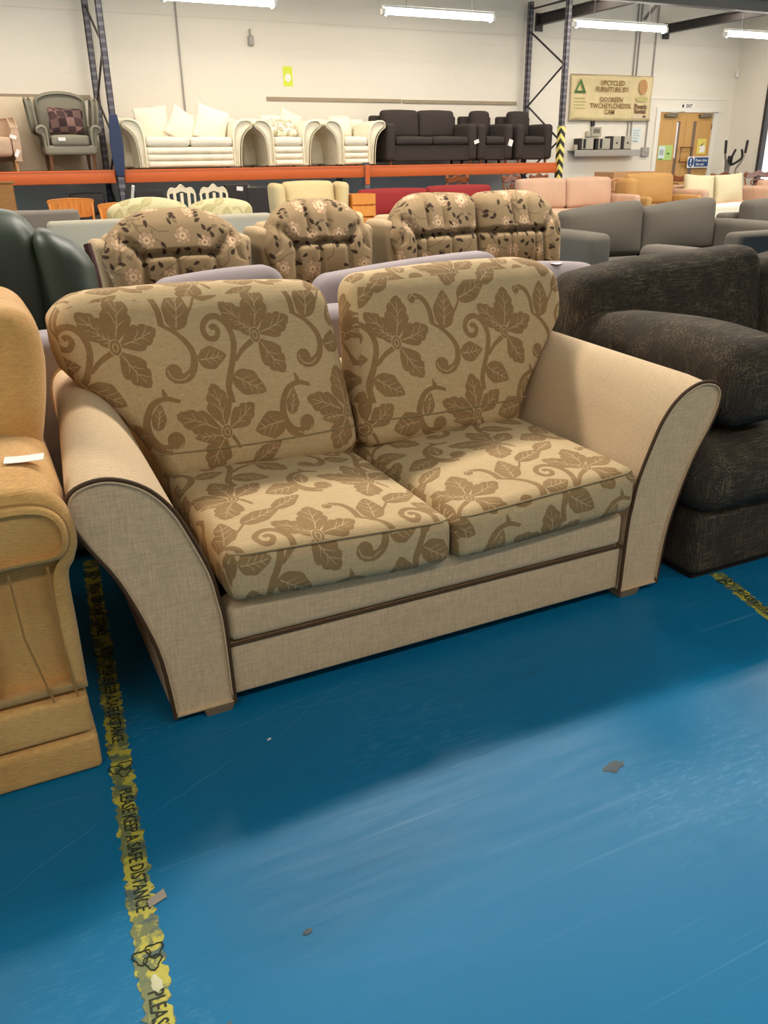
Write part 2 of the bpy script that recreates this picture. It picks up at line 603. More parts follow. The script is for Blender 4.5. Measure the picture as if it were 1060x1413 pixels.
def leather(name, c, rough=0.45):
    t = NT(name)
    b = lin(c)
    vo = t.n('ShaderNodeTexVoronoi')
    vo.inputs['Scale'].default_value = 160
    t.l(t.coord(), vo.inputs['Vector'])
    col = t.mix(t.noise(t.coord(), 6, 4), dk(b, 0.8), dk(b, 1.25))
    t.bump(vo.outputs['Distance'], 0.12, 0.002)
    return t.out(col, rough, 0, 0.4)

def plaid(name):
    t = NT(name)
    x = t.n('ShaderNodeTexChecker'); x.inputs['Scale'].default_value = 9
    x.inputs[1].default_value = lin((72, 58, 58)); x.inputs[2].default_value = lin((122, 100, 92))
    t.l(t.coord(rot=(0.3, 0.1, 0.12)), x.inputs[0])
    y = t.n('ShaderNodeTexChecker'); y.inputs['Scale'].default_value = 4
    y.inputs[1].default_value = (0.75, 0.7, 0.7, 1); y.inputs[2].default_value = (1.25, 1.1, 1.1, 1)
    t.l(t.coord(rot=(0.3, 0.1, 0.12)), y.inputs[0])
    return t.out(t.mix(1.0, x.outputs[0], y.outputs[0], 'MULTIPLY'), 0.95, 0, 0.1)

def floor_mat():
    t = NT('blue_floor_paint')
    b = lin((8, 108, 154))
    v = t.coord()
    col = t.mix(t.noise(v, 1.3, 5, 0.6), dk(b, 0.86), dk(b, 1.12))
    fac = None
    for ang, sc, th in ((0.35, (0.5, 130, 1), 0.66), (0.62, (0.4, 170, 1), 0.68), (-0.5, (0.6, 120, 1), 0.69), (1.2, (0.5, 140, 1), 0.70), (0.2, (1.2, 60, 1), 0.66)):
        s = t.ramp(t.noise(t.coord(scale=sc, rot=(0, 0, ang)), 1, 2, 0.5), th, th + 0.12)
        fac = s if fac is None else t.math('MAXIMUM', fac, s)
    gate = t.ramp(t.noise(v, 2.2, 4), 0.42, 0.66)
    col = t.mix(t.math('MULTIPLY', t.math('MULTIPLY', fac, gate), 0.32), col, lin((120, 172, 205)))
    wear = t.math('MULTIPLY', t.ramp(t.noise(t.coord(scale=(26, 90, 1), rot=(0, 0, 0.35)), 1, 4, 0.7), 0.5, 0.68), t.ramp(t.noise(v, 1.7, 3), 0.50, 0.66))
    col = t.mix(t.math('MULTIPLY', wear, 0.28), col, lin((110, 165, 200)))
    dirt = t.math('MULTIPLY', t.ramp(t.noise(t.coord(scale=(3, 60, 1), rot=(0, 0, 0.45)), 1, 3), 0.6, 0.75), t.ramp(t.noise(v, 3.1, 3), 0.5, 0.65))
    col = t.mix(t.math('MULTIPLY', dirt, 0.35), col, lin((30, 62, 84)))
    gr = t.noise(v, 420, 2)
    col = t.mix(1.0, col, t.ramp(gr, 0.3, 0.7, (0.93,) * 3 + (1,), (1.07,) * 3 + (1,)), 'MULTIPLY')
    rg = t.ramp(t.noise(t.coord(scale=(5, 46, 1), rot=(0, 0, 0.35)), 1, 4, 0.65), 0.3, 0.7, (0.42,) * 3 + (1,), (0.52,) * 3 + (1,))
    t.bump(t.math('ADD', t.noise(v, 90, 3), t.noise(t.coord(scale=(9, 110, 1), rot=(0, 0, 0.35)), 1, 4, 0.65)), 0.07, 0.001)
    return t.out(col, rg, 0, 0.22)

def wall_mat(name, c, course=True):
    t = NT(name)
    b = lin(c)
    col = t.mix(t.noise(t.coord(), 0.8, 4), dk(b, 0.96), dk(b, 1.03))
    if course:
        br = t.n('ShaderNodeTexBrick')
        br.inputs['Scale'].default_value = 1
        br.inputs['Brick Width'].default_value = 0.45
        br.inputs['Row Height'].default_value = 0.225
        br.inputs['Mortar Size'].default_value = 0.008
        br.inputs['Mortar Smooth'].default_value = 1
        t.l(t.coord(rot=(PI / 2, 0, 0)), br.inputs[0])
        t.bump(t.math('SUBTRACT', 1.0, br.outputs['Fac']), 0.25, 0.004)
    return t.out(col, 0.75, 0, 0.3)

def tape_mat(name, seed):
    t = NT(name)
    v = t.coord()
    w = t.noise(t.coord(scale=(22 + seed, 26, 1)), 1, 4, 0.6)
    fine = t.noise(t.coord(scale=(120, 120, 1)), 1, 3)
    y = t.mix(fine, lin((164, 158, 62)), lin((202, 190, 78)))
    g = t.mix(fine, lin((96, 106, 74)), lin((126, 132, 82)))
    col = t.mix(t.ramp(w, 0.47, 0.53), g, y)
    col = t.mix(t.ramp(t.noise(t.coord(scale=(30, 13 + seed, 1)), 1, 4), 0.53, 0.60), col, lin((78, 96, 88)))
    t.bump(w, 0.4, 0.002)
    return t.out(col, 0.55, 0, 0.4)

def hazard_mat():
    t = NT('hazard_tape')
    w = t.n('ShaderNodeTexWave', bands_direction='DIAGONAL')
    w.inputs['Scale'].default_value = 3.6
    t.l(t.coord(), w.inputs[0])
    return t.out(t.ramp(w.outputs['Fac'], 0.49, 0.51, lin((40, 38, 34)), lin((226, 214, 116))), 0.5)

def perforated(name, c, c2):
    t = NT(name)
    w = t.n('ShaderNodeTexWave', bands_direction='Z')
    w.inputs['Scale'].default_value = 3.0
    w.inputs['Distortion'].default_value = 0.4
    t.l(t.coord(), w.inputs[0])
    return t.out(t.ramp(w.outputs['Fac'], 0.55, 0.8, lin(c), lin(c2)), 0.5, 0, 0.4)

M = {}
M['linen'] = linen('plain_linen', (208, 181, 147))
M['seam'] = plain('linen_seam', (150, 128, 92), 0.9)
M['damask'] = damask('leaf_damask', (194, 168, 128), (150, 120, 82))
M['piping'] = plain('brown_piping', (74, 50, 26), 0.7)
M['foot'] = wood('brown_foot', (126, 106, 84), (146, 124, 100), 0.6)
M['underside'] = plain('black_underside', (24, 22, 22), 0.9)
M['tan'] = chenille('golden_chenille', (212, 168, 104), (192, 142, 78))
M['tan_seam'] = plain('tan_seam', (162, 122, 70), 0.9)
M['tweed'] = tweed('charcoal_tweed', (57, 51, 45), (114, 102, 84))
M['charcoal'] = fabric('charcoal_weave', (80, 75, 68), 0.08, 0.12)
M['charcoal_dark'] = fabric('dark_charcoal_weave', (80, 74, 68), 0.08, 0.12)
M['lilac'] = fabric('lilac_velour', (150, 139, 141), 0.08, 0.06)
M['blossom'] = blossom('blossom_fabric')
M['taupe'] = fabric('taupe_weave', (150, 130, 102), 0.06, 0.08)
M['green'] = leather('green_leather', (42, 50, 38))
M['maroon'] = leather('maroon_leather', (60, 24, 26))
M['bluegrey'] = fabric('blue_grey_weave', (150, 144, 128), 0.06, 0.08)
M['sage'] = damask('sage_leaf_fabric', (178, 168, 130), (156, 146, 106))
M['grey'] = fabric('grey_velour', (112, 104, 96), 0.06, 0.06)
M['beige'] = fabric('beige_leaf_fabric', (196, 174, 130), 0.1, 0.08)
M['red'] = fabric('red_weave', (140, 48, 48), 0.08, 0.08)
M['pink'] = fabric('pink_velour', (190, 154, 130), 0.1, 0.05)
M['gold'] = fabric('gold_velour', (178, 136, 84), 0.08, 0.05)
M['cream'] = fabric('cream_weave', (206, 196, 162), 0.05, 0.05)
M['palecream'] = fabric('pale_cream', (212, 198, 172), 0.05, 0.05)
M['white'] = leather('ivory_leather', (236, 226, 202), 0.55)
M['ivory'] = fabric('ivory_fabric', (230, 221, 202), 0.04, 0.03)
M['blackfab'] = fabric('black_weave', (62, 55, 52), 0.06, 0.08)
M['greygreen'] = fabric('grey_green_weave', (138, 132, 116), 0.08, 0.08)
M['tub'] = fabric('dusty_pink_weave', (196, 166, 140), 0.06, 0.06)
M['plaid'] = plaid('plaid_fabric')
M['woodleg'] = wood('dark_wood_leg', (96, 60, 38), (124, 80, 50))
M['palewood'] = wood('pale_wood_leg', (200, 150, 100), (216, 170, 120))
M['orangewood'] = wood('orange_wood', (196, 120, 48), (214, 140, 62), 0.4, (30, 3, 3))
M['brownwood'] = wood('brown_wood', (148, 100, 50), (168, 116, 62))
M['carved'] = wood('carved_mahogany', (108, 56, 30), (150, 84, 46), 0.22)
M['canewood'] = wood('cane_wood', (176, 110, 66), (196, 130, 84), 0.4)
M['doorwood'] = wood('door_veneer', (196, 148, 82), (206, 158, 92), 0.45, (6, 3, 0.8))
M['batten'] = wood('grey_batten', (148, 132, 108), (166, 150, 124), 0.7, (2, 3, 40))
M['boardpale'] = plain('pale_board', (214, 194, 166), 0.8)
M['deck'] = wood('shelf_board', (120, 96, 74), (146, 118, 92), 0.8)
M['orange'] = plain('orange_steel', (206, 98, 44), 0.45, 0, 0.4, 0.05, 3)
M['bluesteel'] = perforated('blue_grey_steel', (84, 80, 88), (116, 110, 112))
M['bluewrap'] = plain('navy_wrap', (44, 54, 84), 0.6)
M['darksteel'] = plain('dark_steel', (62, 56, 54), 0.5, 0.2)
M['hazard'] = hazard_mat()
M['whitepaint'] = plain('white_paint', (232, 226, 214), 0.5)
M['chairwhite'] = plain('cream_chair_paint', (226, 212, 184), 0.5)
M['greysteel'] = plain('grey_steel', (160, 154, 146), 0.4, 0.3)
M['silver'] = plain('silver_case', (172, 166, 150), 0.45, 0.1)
M['black'] = plain('black_plastic', (34, 30, 28), 0.5)
M['blacksoft'] = plain('black_cabinet', (46, 38, 36), 0.6)
M['screen'] = plain('grey_screen', (110, 104, 92), 0.3)
M['paper'] = plain('white_paper', (238, 230, 224), 0.8, 0, 0.2, 0.02)
M['card'] = plain('cardboard', (196, 146, 100), 0.85)
M['glass_dark'] = plain('door_glass', (120, 88, 60), 0.2)
M['ink'] = plain('black_ink', (32, 34, 26), 0.7)
M['tapeink'] = plain('tape_ink', (34, 40, 26), 0.7)
M['brownink'] = plain('brown_ink', (140, 106, 62), 0.8)
M['palegreenink'] = plain('pale_green_ink', (188, 176, 118), 0.8)
M['green1'] = plain('green_print', (92, 130, 66), 0.8)
M['green2'] = plain('dark_green_print', (64, 104, 44), 0.8)
M['tanprint'] = plain('tan_print', (188, 142, 92), 0.8)
M['lime'] = plain('lime_print', (180, 206, 120), 0.8)
M['yellow'] = plain('yellow_print', (226, 208, 104), 0.8)
M['neon'] = plain('neon_yellow_print', (214, 222, 72), 0.8)
M['blueprint'] = plain('blue_print', (36, 74, 122), 0.6)
M['palepaper'] = plain('pale_blue_paper', (214, 222, 218), 0.8)
M['greypaper'] = plain('grey_print', (172, 180, 176), 0.8)
M['stain'] = plain('brown_stain', (88, 98, 104), 0.8, 0, 0.2, 0.2, 60)
M['scrap'] = plain('grey_scrap', (150, 140, 128), 0.7)
M['closer'] = plain('brown_steel', (122, 108, 88), 0.4, 0.3)
M['tube'] = emit('lit_tube', (1, 0.96, 0.88, 1), 12)
M['steelgrip'] = plain('black_rubber_grip', (40, 34, 32), 0.7)
M['trainersteel'] = plain('brushed_steel', (150, 136, 120), 0.35, 0.6)
def banner_mat():
    t = NT('banner_vinyl')
    n = t.noise(t.coord(scale=(1.2, 1, 1.6)), 1.2, 2)
    t.bump(n, 0.6, 0.15)
    return t.out(t.mix(n, lin((208, 186, 138)), lin((222, 202, 154))), 0.5, 0, 0.4)
M['banner'] = banner_mat()
M['floor'] = floor_mat()
M['wall'] = wall_mat('cream_wall_paint', (230, 221, 206))
M['wallr'] = wall_mat('cream_block_wall', (226, 218, 204), False)
M['ceil'] = wall_mat('ceiling_paint', (226, 214, 192), False)
def glass():
    t = NT('window_glass')
    t.b.inputs['Transmission Weight'].default_value = 1
    t.b.inputs['IOR'].default_value = 1.1
    return t.out((1, 1, 1, 1), 0.0)
M['glass'] = glass()

# ------------------------------------------------------------------ the room
XL, XR, YF, YB, ZC = -4.0, 15.93, -4.5, 14.9, 4.3
def struct(name, geo, m, parent=None, **k):
    return mesh(name, geo, m, parent, kind='structure', **k)
floor = struct('floor', box(XL - 0.2, XR + 0.2, YF - 0.2, YB + 0.3, -0.1, 0), M['floor'])
floor['label'] = 'glossy blue painted concrete floor with scratches'
struct('ceiling', box(XL - 0.2, XR + 0.2, YF - 0.2, YB + 0.3, ZC, ZC + 0.12), M['ceil'])
DX0, DX1, DZ = 13.83, 15.40, 2.07
struct('wall_back', join(box(XL, DX0, YB, YB + 0.2, 0, ZC), box(DX1, XR, YB, YB + 0.2, 0, ZC), box(DX0, DX1, YB, YB + 0.2, DZ, ZC)), M['wall'])
WY0, WY1, WZ0, WZ1 = 11.2, 14.0, 0.5, 2.72
struct('wall_right', join(box(XR, XR + 0.2, YF, WY0, 0, ZC), box(XR, XR + 0.2, WY1, YB + 0.2, 0, ZC), box(XR, XR + 0.2, WY0, WY1, 0, WZ0), box(XR, XR + 0.2, WY0, WY1, WZ1, ZC)), M['wallr'])
struct('wall_left', box(XL - 0.2, XL, YF, YB + 0.2, 0, ZC), M['wallr'])
struct('wall_front', box(XL - 0.2, XR + 0.2, YF - 0.2, YF, 0, ZC), M['wallr'])
# window in the right wall
w1 = tag(bpy.data.objects.new('window_1', None), kind='structure'); COL.objects.link(w1); w1.location = (XR, 12.6, WZ0)
def wmv(g): return move(g, (-XR, -12.6, -WZ0))
mesh('frame', wmv(join(box(XR - 0.03, XR + 0.1, WY1 - 0.07, WY1, WZ0, WZ1), box(XR - 0.03, XR + 0.1, WY0, WY0 + 0.07, WZ0, WZ1), box(XR - 0.03, XR + 0.1, WY0 + .0705, WY1 - .0705, WZ0, WZ0 + 0.07), box(XR - 0.03, XR + 0.1, WY0 + .0705, WY1 - .0705, WZ1 - 0.07, WZ1))), M['darksteel'], w1)
for k in range(1, 4):
    y = WY1 - k * 0.7
    mesh('mullion', wmv(box(XR - 0.01, XR + 0.08, y - 0.02, y + 0.02, WZ0 + 0.07, WZ1 - 0.07)), M['darksteel'], w1)
for k in range(4):
    y = WY1 - k * 0.7
    mesh('pane', wmv(box(XR + 0.05, XR + 0.056, y - 0.68, y - 0.02, WZ0 + 0.07, WZ1 - 0.07)), M['glass'], w1)
# battens on the back wall
for i, (x0, x1, z) in enumerate(((-1.2, 2.22, 2.15), (5.10, 7.66, 2.175), (7.69, 10.17, 2.17))):
    struct('trim_%d' % (i + 1), box(x0, x1, YB - 0.025, YB - 0.0005, z - 0.028, z + 0.028), M['batten'])
struct('trim_4', box(13.5, 15.7, YB - 0.012, YB - 0.0005, 2.30, 2.325), M['whitepaint'])
struct('trim_5', box(15.42, 15.7, YB - 0.012, YB - 0.0005, 2.05, 2.07), M['whitepaint'])
struct('trim_6', box(XL + .01, XR - .001, YB - 0.012, YB - 0.0005, 3.318, 3.332), M['wallr'])
# double door
d1 = tag(bpy.data.objects.new('door_1', None), kind='structure'); COL.objects.link(d1); d1.location = (14.615, YB, 0)
def dmv(g): return move(g, (-14.615, -YB, 0))
for a_, b_, c_, d_ in ((DX0 - 0.09, DX0 + 0.02, 0, DZ - .012), (DX1 - 0.02, DX1 + 0.09, 0, DZ - .012), (DX0 - 0.09, DX1 + 0.09, DZ - 0.011, DZ + 0.07)):
    mesh('frame', dmv(box(a_, b_, YB - 0.03, YB - 0.0005, c_, d_)), M['whitepaint'], d1)
for s, (a, b) in ((-1, (DX0 + 0.022, 14.612)), (1, (14.618, DX1 - 0.022))):
    leaf = mesh('door_leaf', dmv(box(a, b, YB + 0.0, YB + 0.05, 0.01, DZ - 0.013)), M['doorwood'], d1)
    vx = b - 0.245 if s < 0 else a + 0.215
    mesh('vision_panel', dmv(box(vx, vx + 0.09, YB - 0.004, YB - 0.001, 0.62, 1.88)), M['glass_dark'], leaf)
    mesh('kick_panel', dmv(box(a + 0.05, b - 0.05, YB - 0.004, YB - 0.001, 0.1, 0.42)), M['doorwood'], leaf)
    if s < 0:
        mesh('blind_strip', dmv(box(vx - 0.012, vx + 0.03, YB - 0.008, YB - 0.0045, 1.15, 1.86)), M['paper'], leaf)
    cx0 = a + 0.12 if s < 0 else b - 0.42
    cl = mesh('closer', dmv(rbox(cx0, cx0 + 0.34, YB - 0.07, YB - 0.001, 1.955, 2.02, 0.015)), M['closer'], leaf)
    mesh('closer_arm', dmv(tube([(cx0 + 0.12, YB - 0.05, 2.03), (cx0 + 0.42, YB - 0.14, 2.055), (cx0 + 0.5, YB - 0.04, 2.06)], 0.012, 6)), M['greysteel'], leaf)
    if s < 0:
        mesh('handle', dmv(tube([(14.49, YB - 0.07, 1.07), (14.49, YB - 0.07, 1.36), (14.80, YB - 0.07, 1.36), (14.80, YB - 0.07, 1.07)], 0.016, 8, True)), M['woodleg'], leaf)
    for hz in (0.25, 1.02, 1.72):
        hx = a if s < 0 else b
        mesh('hinge', dmv(box(hx - 0.012, hx + 0.012, YB - 0.012, YB - 0.001, hz, hz + 0.11)), M['woodleg'], leaf)

# roof steel
def beam_x(name, label, y, z, x0, x1, h, m):
    t = empty(name, label, 'roof beam', ((x0 + x1) / 2, y, z))
    L = (x1 - x0) / 2
    mesh('web', box(-L, L, -0.02, 0.02, 0, h), m, t)
    mesh('flange', box(-L, L, -0.07, 0.07, -0.02, 0), m, t)
    mesh('flange', box(-L, L, -0.07, 0.07, h, h + 0.02), m, t)
def beam_y(label, x, z, y0, y1, h):
    t = empty('roof_beam', label, 'roof beam', (x, (y0 + y1) / 2, z))
    L = (y1 - y0) / 2
    mesh('web', box(-0.02, 0.02, -L, L, 0, h), M['darksteel'], t)
    mesh('flange', box(-0.06, 0.06, -L, L, -0.02, 0), M['darksteel'], t)
    mesh('flange', box(-0.06, 0.06, -L, L, h, h + 0.02), M['darksteel'], t)
    mesh('end_plate', box(-0.08, 0.08, L, L + 0.03, -0.12, h + 0.04), M['darksteel'], t)
    return t
for_beams = True

# ceiling lights in view
def ceiling_light(xc, y, z, L, label):
    t = empty('ceiling_light', label, 'ceiling light', (xc, y, z), 0, 'fluorescent lights near the back wall')
    mesh('body', rbox(-L / 2, L / 2, -0.05, 0.05, 0.05, 0.085, 0.01), M['whitepaint'], t)
    mesh('tube', swap(extrude([(0.055 * math.cos(a), 0.055 * math.sin(a)) for a in [2 * PI * k / 14 for k in range(14)]], -L / 2 + 0.03, L / 2 - 0.03, 0.02), 'x'), M['tube'], t)
    for s in (-1, 1):
        mesh('end_cap', rbox(s * L / 2 - 0.03, s * L / 2 + 0.03, -0.045, 0.045, -0.045, 0.04, 0.015), M['whitepaint'], t)
        mesh('hanger', box(s * L * 0.3 - 0.004, s * L * 0.3 + 0.004, -0.004, 0.004, 0.08, ZC - z), M['greysteel'], t)
for x0, x1, lab in ((2.95, 4.52, 'leftmost of the row of lit fluorescent tube lights, above the white sofa'), (6.19, 8.10, 'lit fluorescent tube light above the charcoal two-seat sofa on the shelf'),
                    (9.68, 11.64, 'lit fluorescent tube light above the tan banner'), (13.05, 15.0, 'rightmost lit fluorescent tube light, at the corner by the window')):
    ceiling_light((x0 + x1) / 2, 12.6, 3.2, x1 - x0, lab)

def smooth01(t):
    t = max(0, min(1, t)); return t * t * (3 - 2 * t)

# ------------------------------------------------------------------ main sofa
ms = empty('loveseat', 'beige two-seat sofa with brown leaf pattern cushions and dark piping on blue floor', 'sofa', (0.967, 2.07, 0))
PY = 1.62 - 2.07
arm_half = [(.722, .02), (.736, .179), (.764, .292), (.803, .40), (.848, .483), (.872, .539), (.877, .585), (.855, .613), (.806, .624), (.757, .612), (.711, .582), (.672, .533), (.645, .475), (.608, .374), (.594, .296), (.586, .225), (.581, .02)]
arm_curve = smooth_path(arm_half, 4)
def arm_taper(s):
    def fn(x, y, z):
        t = max(0, min(1, (y - PY) / 0.75))
        d = abs(x)
        up = max(0, (z - 0.25) / 0.37)
        d2 = d - 0.075 * t * up * max(0, (d - 0.58)) / 0.29
        return (math.copysign(d2, x), y, z + 0.045 * t * up * up)
    return fn
for s in (-1, 1):
    prof = [(s * d, z) for d, z in arm_curve]
    a = mesh('arm', extrude(prof, PY, 0.46, 0.007, 3, 10, arm_taper(s)), M['linen'], ms, sharp=50)
    mesh('piping', tube([(s * (d), PY + 0.004, z) for d, z in arm_curve], 0.005, 8), M['piping'], a)
mesh('front_panel', rbox(-.578, .578, PY + 0.014, PY + 0.07, .034, .168, 0.006), M['linen'], ms)
sr = mesh('seat_rail', rbox(-.578, .578, PY + 0.012, PY + 0.09, .172, .272, 0.02), M['linen'], ms)
mesh('piping', tube([(-.58, PY + 0.013, .170), (.58, PY + 0.013, .170)], 0.0045, 8), M['piping'], sr)
mesh('seat_platform', rbox(-.578, .578, PY + 0.092, 0.36, .10, .268, 0.01), M['underside'], ms)
mesh('underside_cloth', box(-.70, .70, PY + 0.06, 0.42, .019, .025), M['underside'], ms)
mesh('back_panel', rbox(-.70, .70, 0.37, 0.455, .032, .60, 0.03), M['linen'], ms)
for fx in (-.62, .62):
    for fy in (PY + 0.035, 0.38):
        mesh('foot', move(lathe([(.042, 0), (.050, .019)], 4), (fx, fy, 0), R=Matrix.Rotation(PI / 4, 3, 'Z')), M['foot'], ms)
UVP = (0.37, 0.50)
for s in (-1, 1):
    x0, x1 = (-.578, -.004) if s < 0 else (.004, .578)
    cxm = (x0 + x1) / 2
    zb, zt = .276, .408
    # seat cushion
    u0 = (.612 - .967) if s < 0 else (1.047 - .967)
    v0 = (1.614 - 2.07) if s < 0 else (1.665 - 2.07)
    def fseat(x, y, z, cxm=cxm, s=s):
        d = abs(x + cxm)
        zz = z + 0.05 * (d - .29)
        # front edge droops softly
        return (x, y, zz)
    def uvs(ax, v, u0=u0, v0=v0, cxm=cxm):
        x, y, z = v
        if ax == 2: return ((x - u0) / UVP[0], (y - v0) / UVP[1])
        if ax == 1: return ((x - u0) / UVP[0] + 0.08, ((PY - 0.03) - v0 + (z - .41)) / UVP[1])
        return ((y - u0) / UVP[0], (z - v0) / UVP[1])
    yf, yb = PY - 0.028, 0.20
    g = puff((x1 - x0, yb - yf, zt - zb), .036, (16, 16, 5), (0.002, 0.008, 0.026), fseat, uvs, 4, (cxm, (yf + yb) / 2, (zb + zt) / 2))
    sc = mesh('seat_cushion', g, M['damask'], ms, sharp=80)
    seam = []
    for k in range(25):
        t = k / 24
        x = x0 + 0.014 + (x1 - x0 - 0.028) * t
        d = abs(x)
        u = 2 * t - 1
        seam.append((x, yf + 0.0065 - 0.006 * (1 - u * u) + 0.012 * max(0, abs(u) - .9) / .1, zt - 0.012 + 0.05 * (d - .29) + 0.004 * (1 - u * u)))
    mesh('seam', tube(seam, 0.0028, 6), M['seam'], sc)
    # back cushion, T shaped: its top spreads over the arm
    W0, H0, T0 = 0.80, 0.496, 0.17
    zc0 = .39
    def fback(x, y, z, s=s):
        w = (z + H0 / 2) / H0                     # 0 bottom .. 1 top
        inner = 0.004 + 0.045 * max(0, w - 0.15) ** 1.3
        outer = float(np.interp(w, (0, .12, .29, .47, .56, .65, .74, 1), (.576, .586, .632, .705, .752, .788, .798, .795)))
        k = smooth01((w - .4) / .25)
        if s < 0: outer += 0.008
        top = max(0, (w - .86) / .14)
        outer -= 0.018 * top * top
        t = (x * s + W0 / 2) / W0                 # 0 inner .. 1 outer
        xx = s * (inner + t * (outer - inner))
        # wing thins and wraps forward a little, front face leans back
        yy = y + 0.135 + 0.33 * (w * H0) * 0.9 + (0.012 if t > .8 else 0) * k
        zz = zc0 + w * H0 - 0.012 * (1 - t) * w + (0.0 if s < 0 else 0.006) - 0.02 * top * max(0, (t - .85) / .15) ** 2
        return (xx, yy, zz)
    ub = (.309 - .967) if s < 0 else (1.108 - .967)
    vb = .765 if s < 0 else .700
    def uvb(ax, v, ub=ub, vb=vb):
        x, y, z = v
        if ax == 2: return ((x - ub) / UVP[0], (z + (y - 0.13) * 0.9 - vb) / UVP[1])
        if ax == 0: return ((x - ub - (y - 0.08) * 0.7 * (1 if x < 0 else -1)) / UVP[0], (z - vb) / UVP[1])
        return ((x - ub) / UVP[0], (z * 1.03 - 0.02 - vb) / UVP[1])
    g = puff((W0, T0, H0), .06, (18, 4, 20), (0.0, 0.045, 0.014), fback, uvb, 5, (0, 0, 0))
    bc = mesh('back_cushion', g, M['damask'], ms, sharp=80)
    seam = []
    for k in range(21):
        t = 0.03 + 0.94 * k / 20
        p = fback(s * (t - .5) * W0, -T0 / 2 - 0.045 * (1 - (2 * t - 1) ** 2) * .58 - 0.0015, -H0 / 2 + 0.092)
        seam.append((p[0], p[1] + 0.006 * abs(2 * t - 1) ** 6, p[2]))
    mesh('seam', tube(seam, 0.0025, 6), M['seam'], bc)

# ------------------------------------------------------------------ tan armchair at the left
tc = empty('roll_arm_armchair', 'golden tan chenille armchair with rolled arms beside the patterned sofa', 'armchair', (-0.36, 1.95, 0))
def T(g): return move(g, (0.36, -1.95, 0))
tprof = smooth_path([(.070, .19), (.071, .33), (.072, .45), (.088, .485), (.099, .522), (.096, .575), (.078, .618), (.04, .642), (-.03, .648), (-.10, .636), (-.15, .60), (-.165, .54), (-.15, .48), (-.13, .40), (-.13, .19)], 4)
scroll = smooth_path([(.062, .505), (.080, .53), (.080, .57), (.064, .60), (.03, .618), (-.03, .622), (-.095, .61), (-.132, .575), (-.138, .53), (-.11, .495), (-.03, .50), (.03, .50)], 3, True)
for side in (0, 1):
    mir = (lambda g: g) if side == 0 else (lambda g: ([(-0.72 - v[0], v[1], v[2]) for v in g[0]], [f[::-1] for f in g[1]]))
    arm = mesh('arm', T(mir(extrude(tprof, 1.56, 2.36, 0.032, 4, 6))), M['tan'], tc, sharp=60)
    mesh('scroll_panel', T(mir(extrude(scroll, 1.546, 1.58, 0.012, 3))), M['tan'], arm, sharp=60)
    mesh('piping', T(mir(tube([(x, 1.562, z) for x, z in scroll], 0.004, 6, True))), M['tan_seam'], arm)
    mesh('seam', T(mir(tube([(.035, 1.559, .49), (.034, 1.557, .35), (.046, 1.557, .19)], 0.0025, 6))), M['tan_seam'], arm)
    mesh('seam', T(mir(tube([(-.035, 1.559, .49), (-.03, 1.557, .35), (.0, 1.557, .19)], 0.0025, 6))), M['tan_seam'], arm)
    mesh('wing', T(mir(rbox(-.03, .104, 1.93, 2.42, .55, .912, .06, (0.01, 0.01, 0.0), (5, 6, 8), lambda x, y, z: (x - 0.03 * max(0, (.80 - z)) / .3 + 0.018 * math.sin((z - .6) * 8), y + 0.12 * max(0, z - .6) + 0.02, z), 4))), M['tan'], tc, sharp=60)
for z0, z1, e in ((.0, .088, .002), (.093, .186, -.003)):
    mesh('plinth', T(rbox(-.79 - e, .068 + e, 1.556 - e, 2.40, z0 + .001, z1, .012)), M['tan'], tc)
mesh('front_panel', T(rbox(-.60, -.12, 1.60, 1.66, .18, .34, .02)), M['tan'], tc)
mesh('seat_cushion', T(rbox(-.585, -.135, 1.57, 2.15, .335, .47, .05, (.0, .01, .02), (8, 8, 4), None, 3)), M['tan'], tc)
mesh('back_cushion', T(rbox(-.62, -.10, 2.12, 2.36, .45, 1.0, .08, (.0, .05, .02), (8, 4, 8), lambda x, y, z: (x, y + .15 * (z - .45), z), 3)), M['tan'], tc)
mesh('back_panel', T(rbox(-.76, .04, 2.36, 2.50, .19, .92, .04, fn=lambda x, y, z: (x, y + .1 * max(0, z - .4), z))), M['tan'], tc)

def paper(name, label, loc, w, h, rot, cat='tag', curl=0.15, m=None, group=None):
    vs, fs = [], []
    for i in range(7):
        u = i / 6 - .5
        for j in (-.5, .5):
            vs.append((u * w, j * h, curl * w * u * u))
    n = len(vs)
    fs = [(2 * i, 2 * i + 2, 2 * i + 3, 2 * i + 1) for i in range(6)]
    vs += [(x, y, z + .0012) for x, y, z in vs]
    fs = [f[::-1] for f in fs] + [tuple(i + n for i in f) for f in fs]
    for i in range(6):
        fs += [(2 * i, 2 * i + 2, 2 * i + 2 + n, 2 * i + n)[::-1], (2 * i + 1, 2 * i + 3, 2 * i + 3 + n, 2 * i + 1 + n)]
    fs += [(0, 1, 1 + n, n)[::-1], (12, 13, 13 + n, 12 + n)]
    return mesh(name, (vs, fs), m or M['paper'], None, loc, rot, label=label, cat=cat, group=group)
paper('paper_tag', 'white paper tag lying on the golden tan armchair arm', (.035, 1.745, .651), .075, .042, (0, 0, -.12), curl=.06)

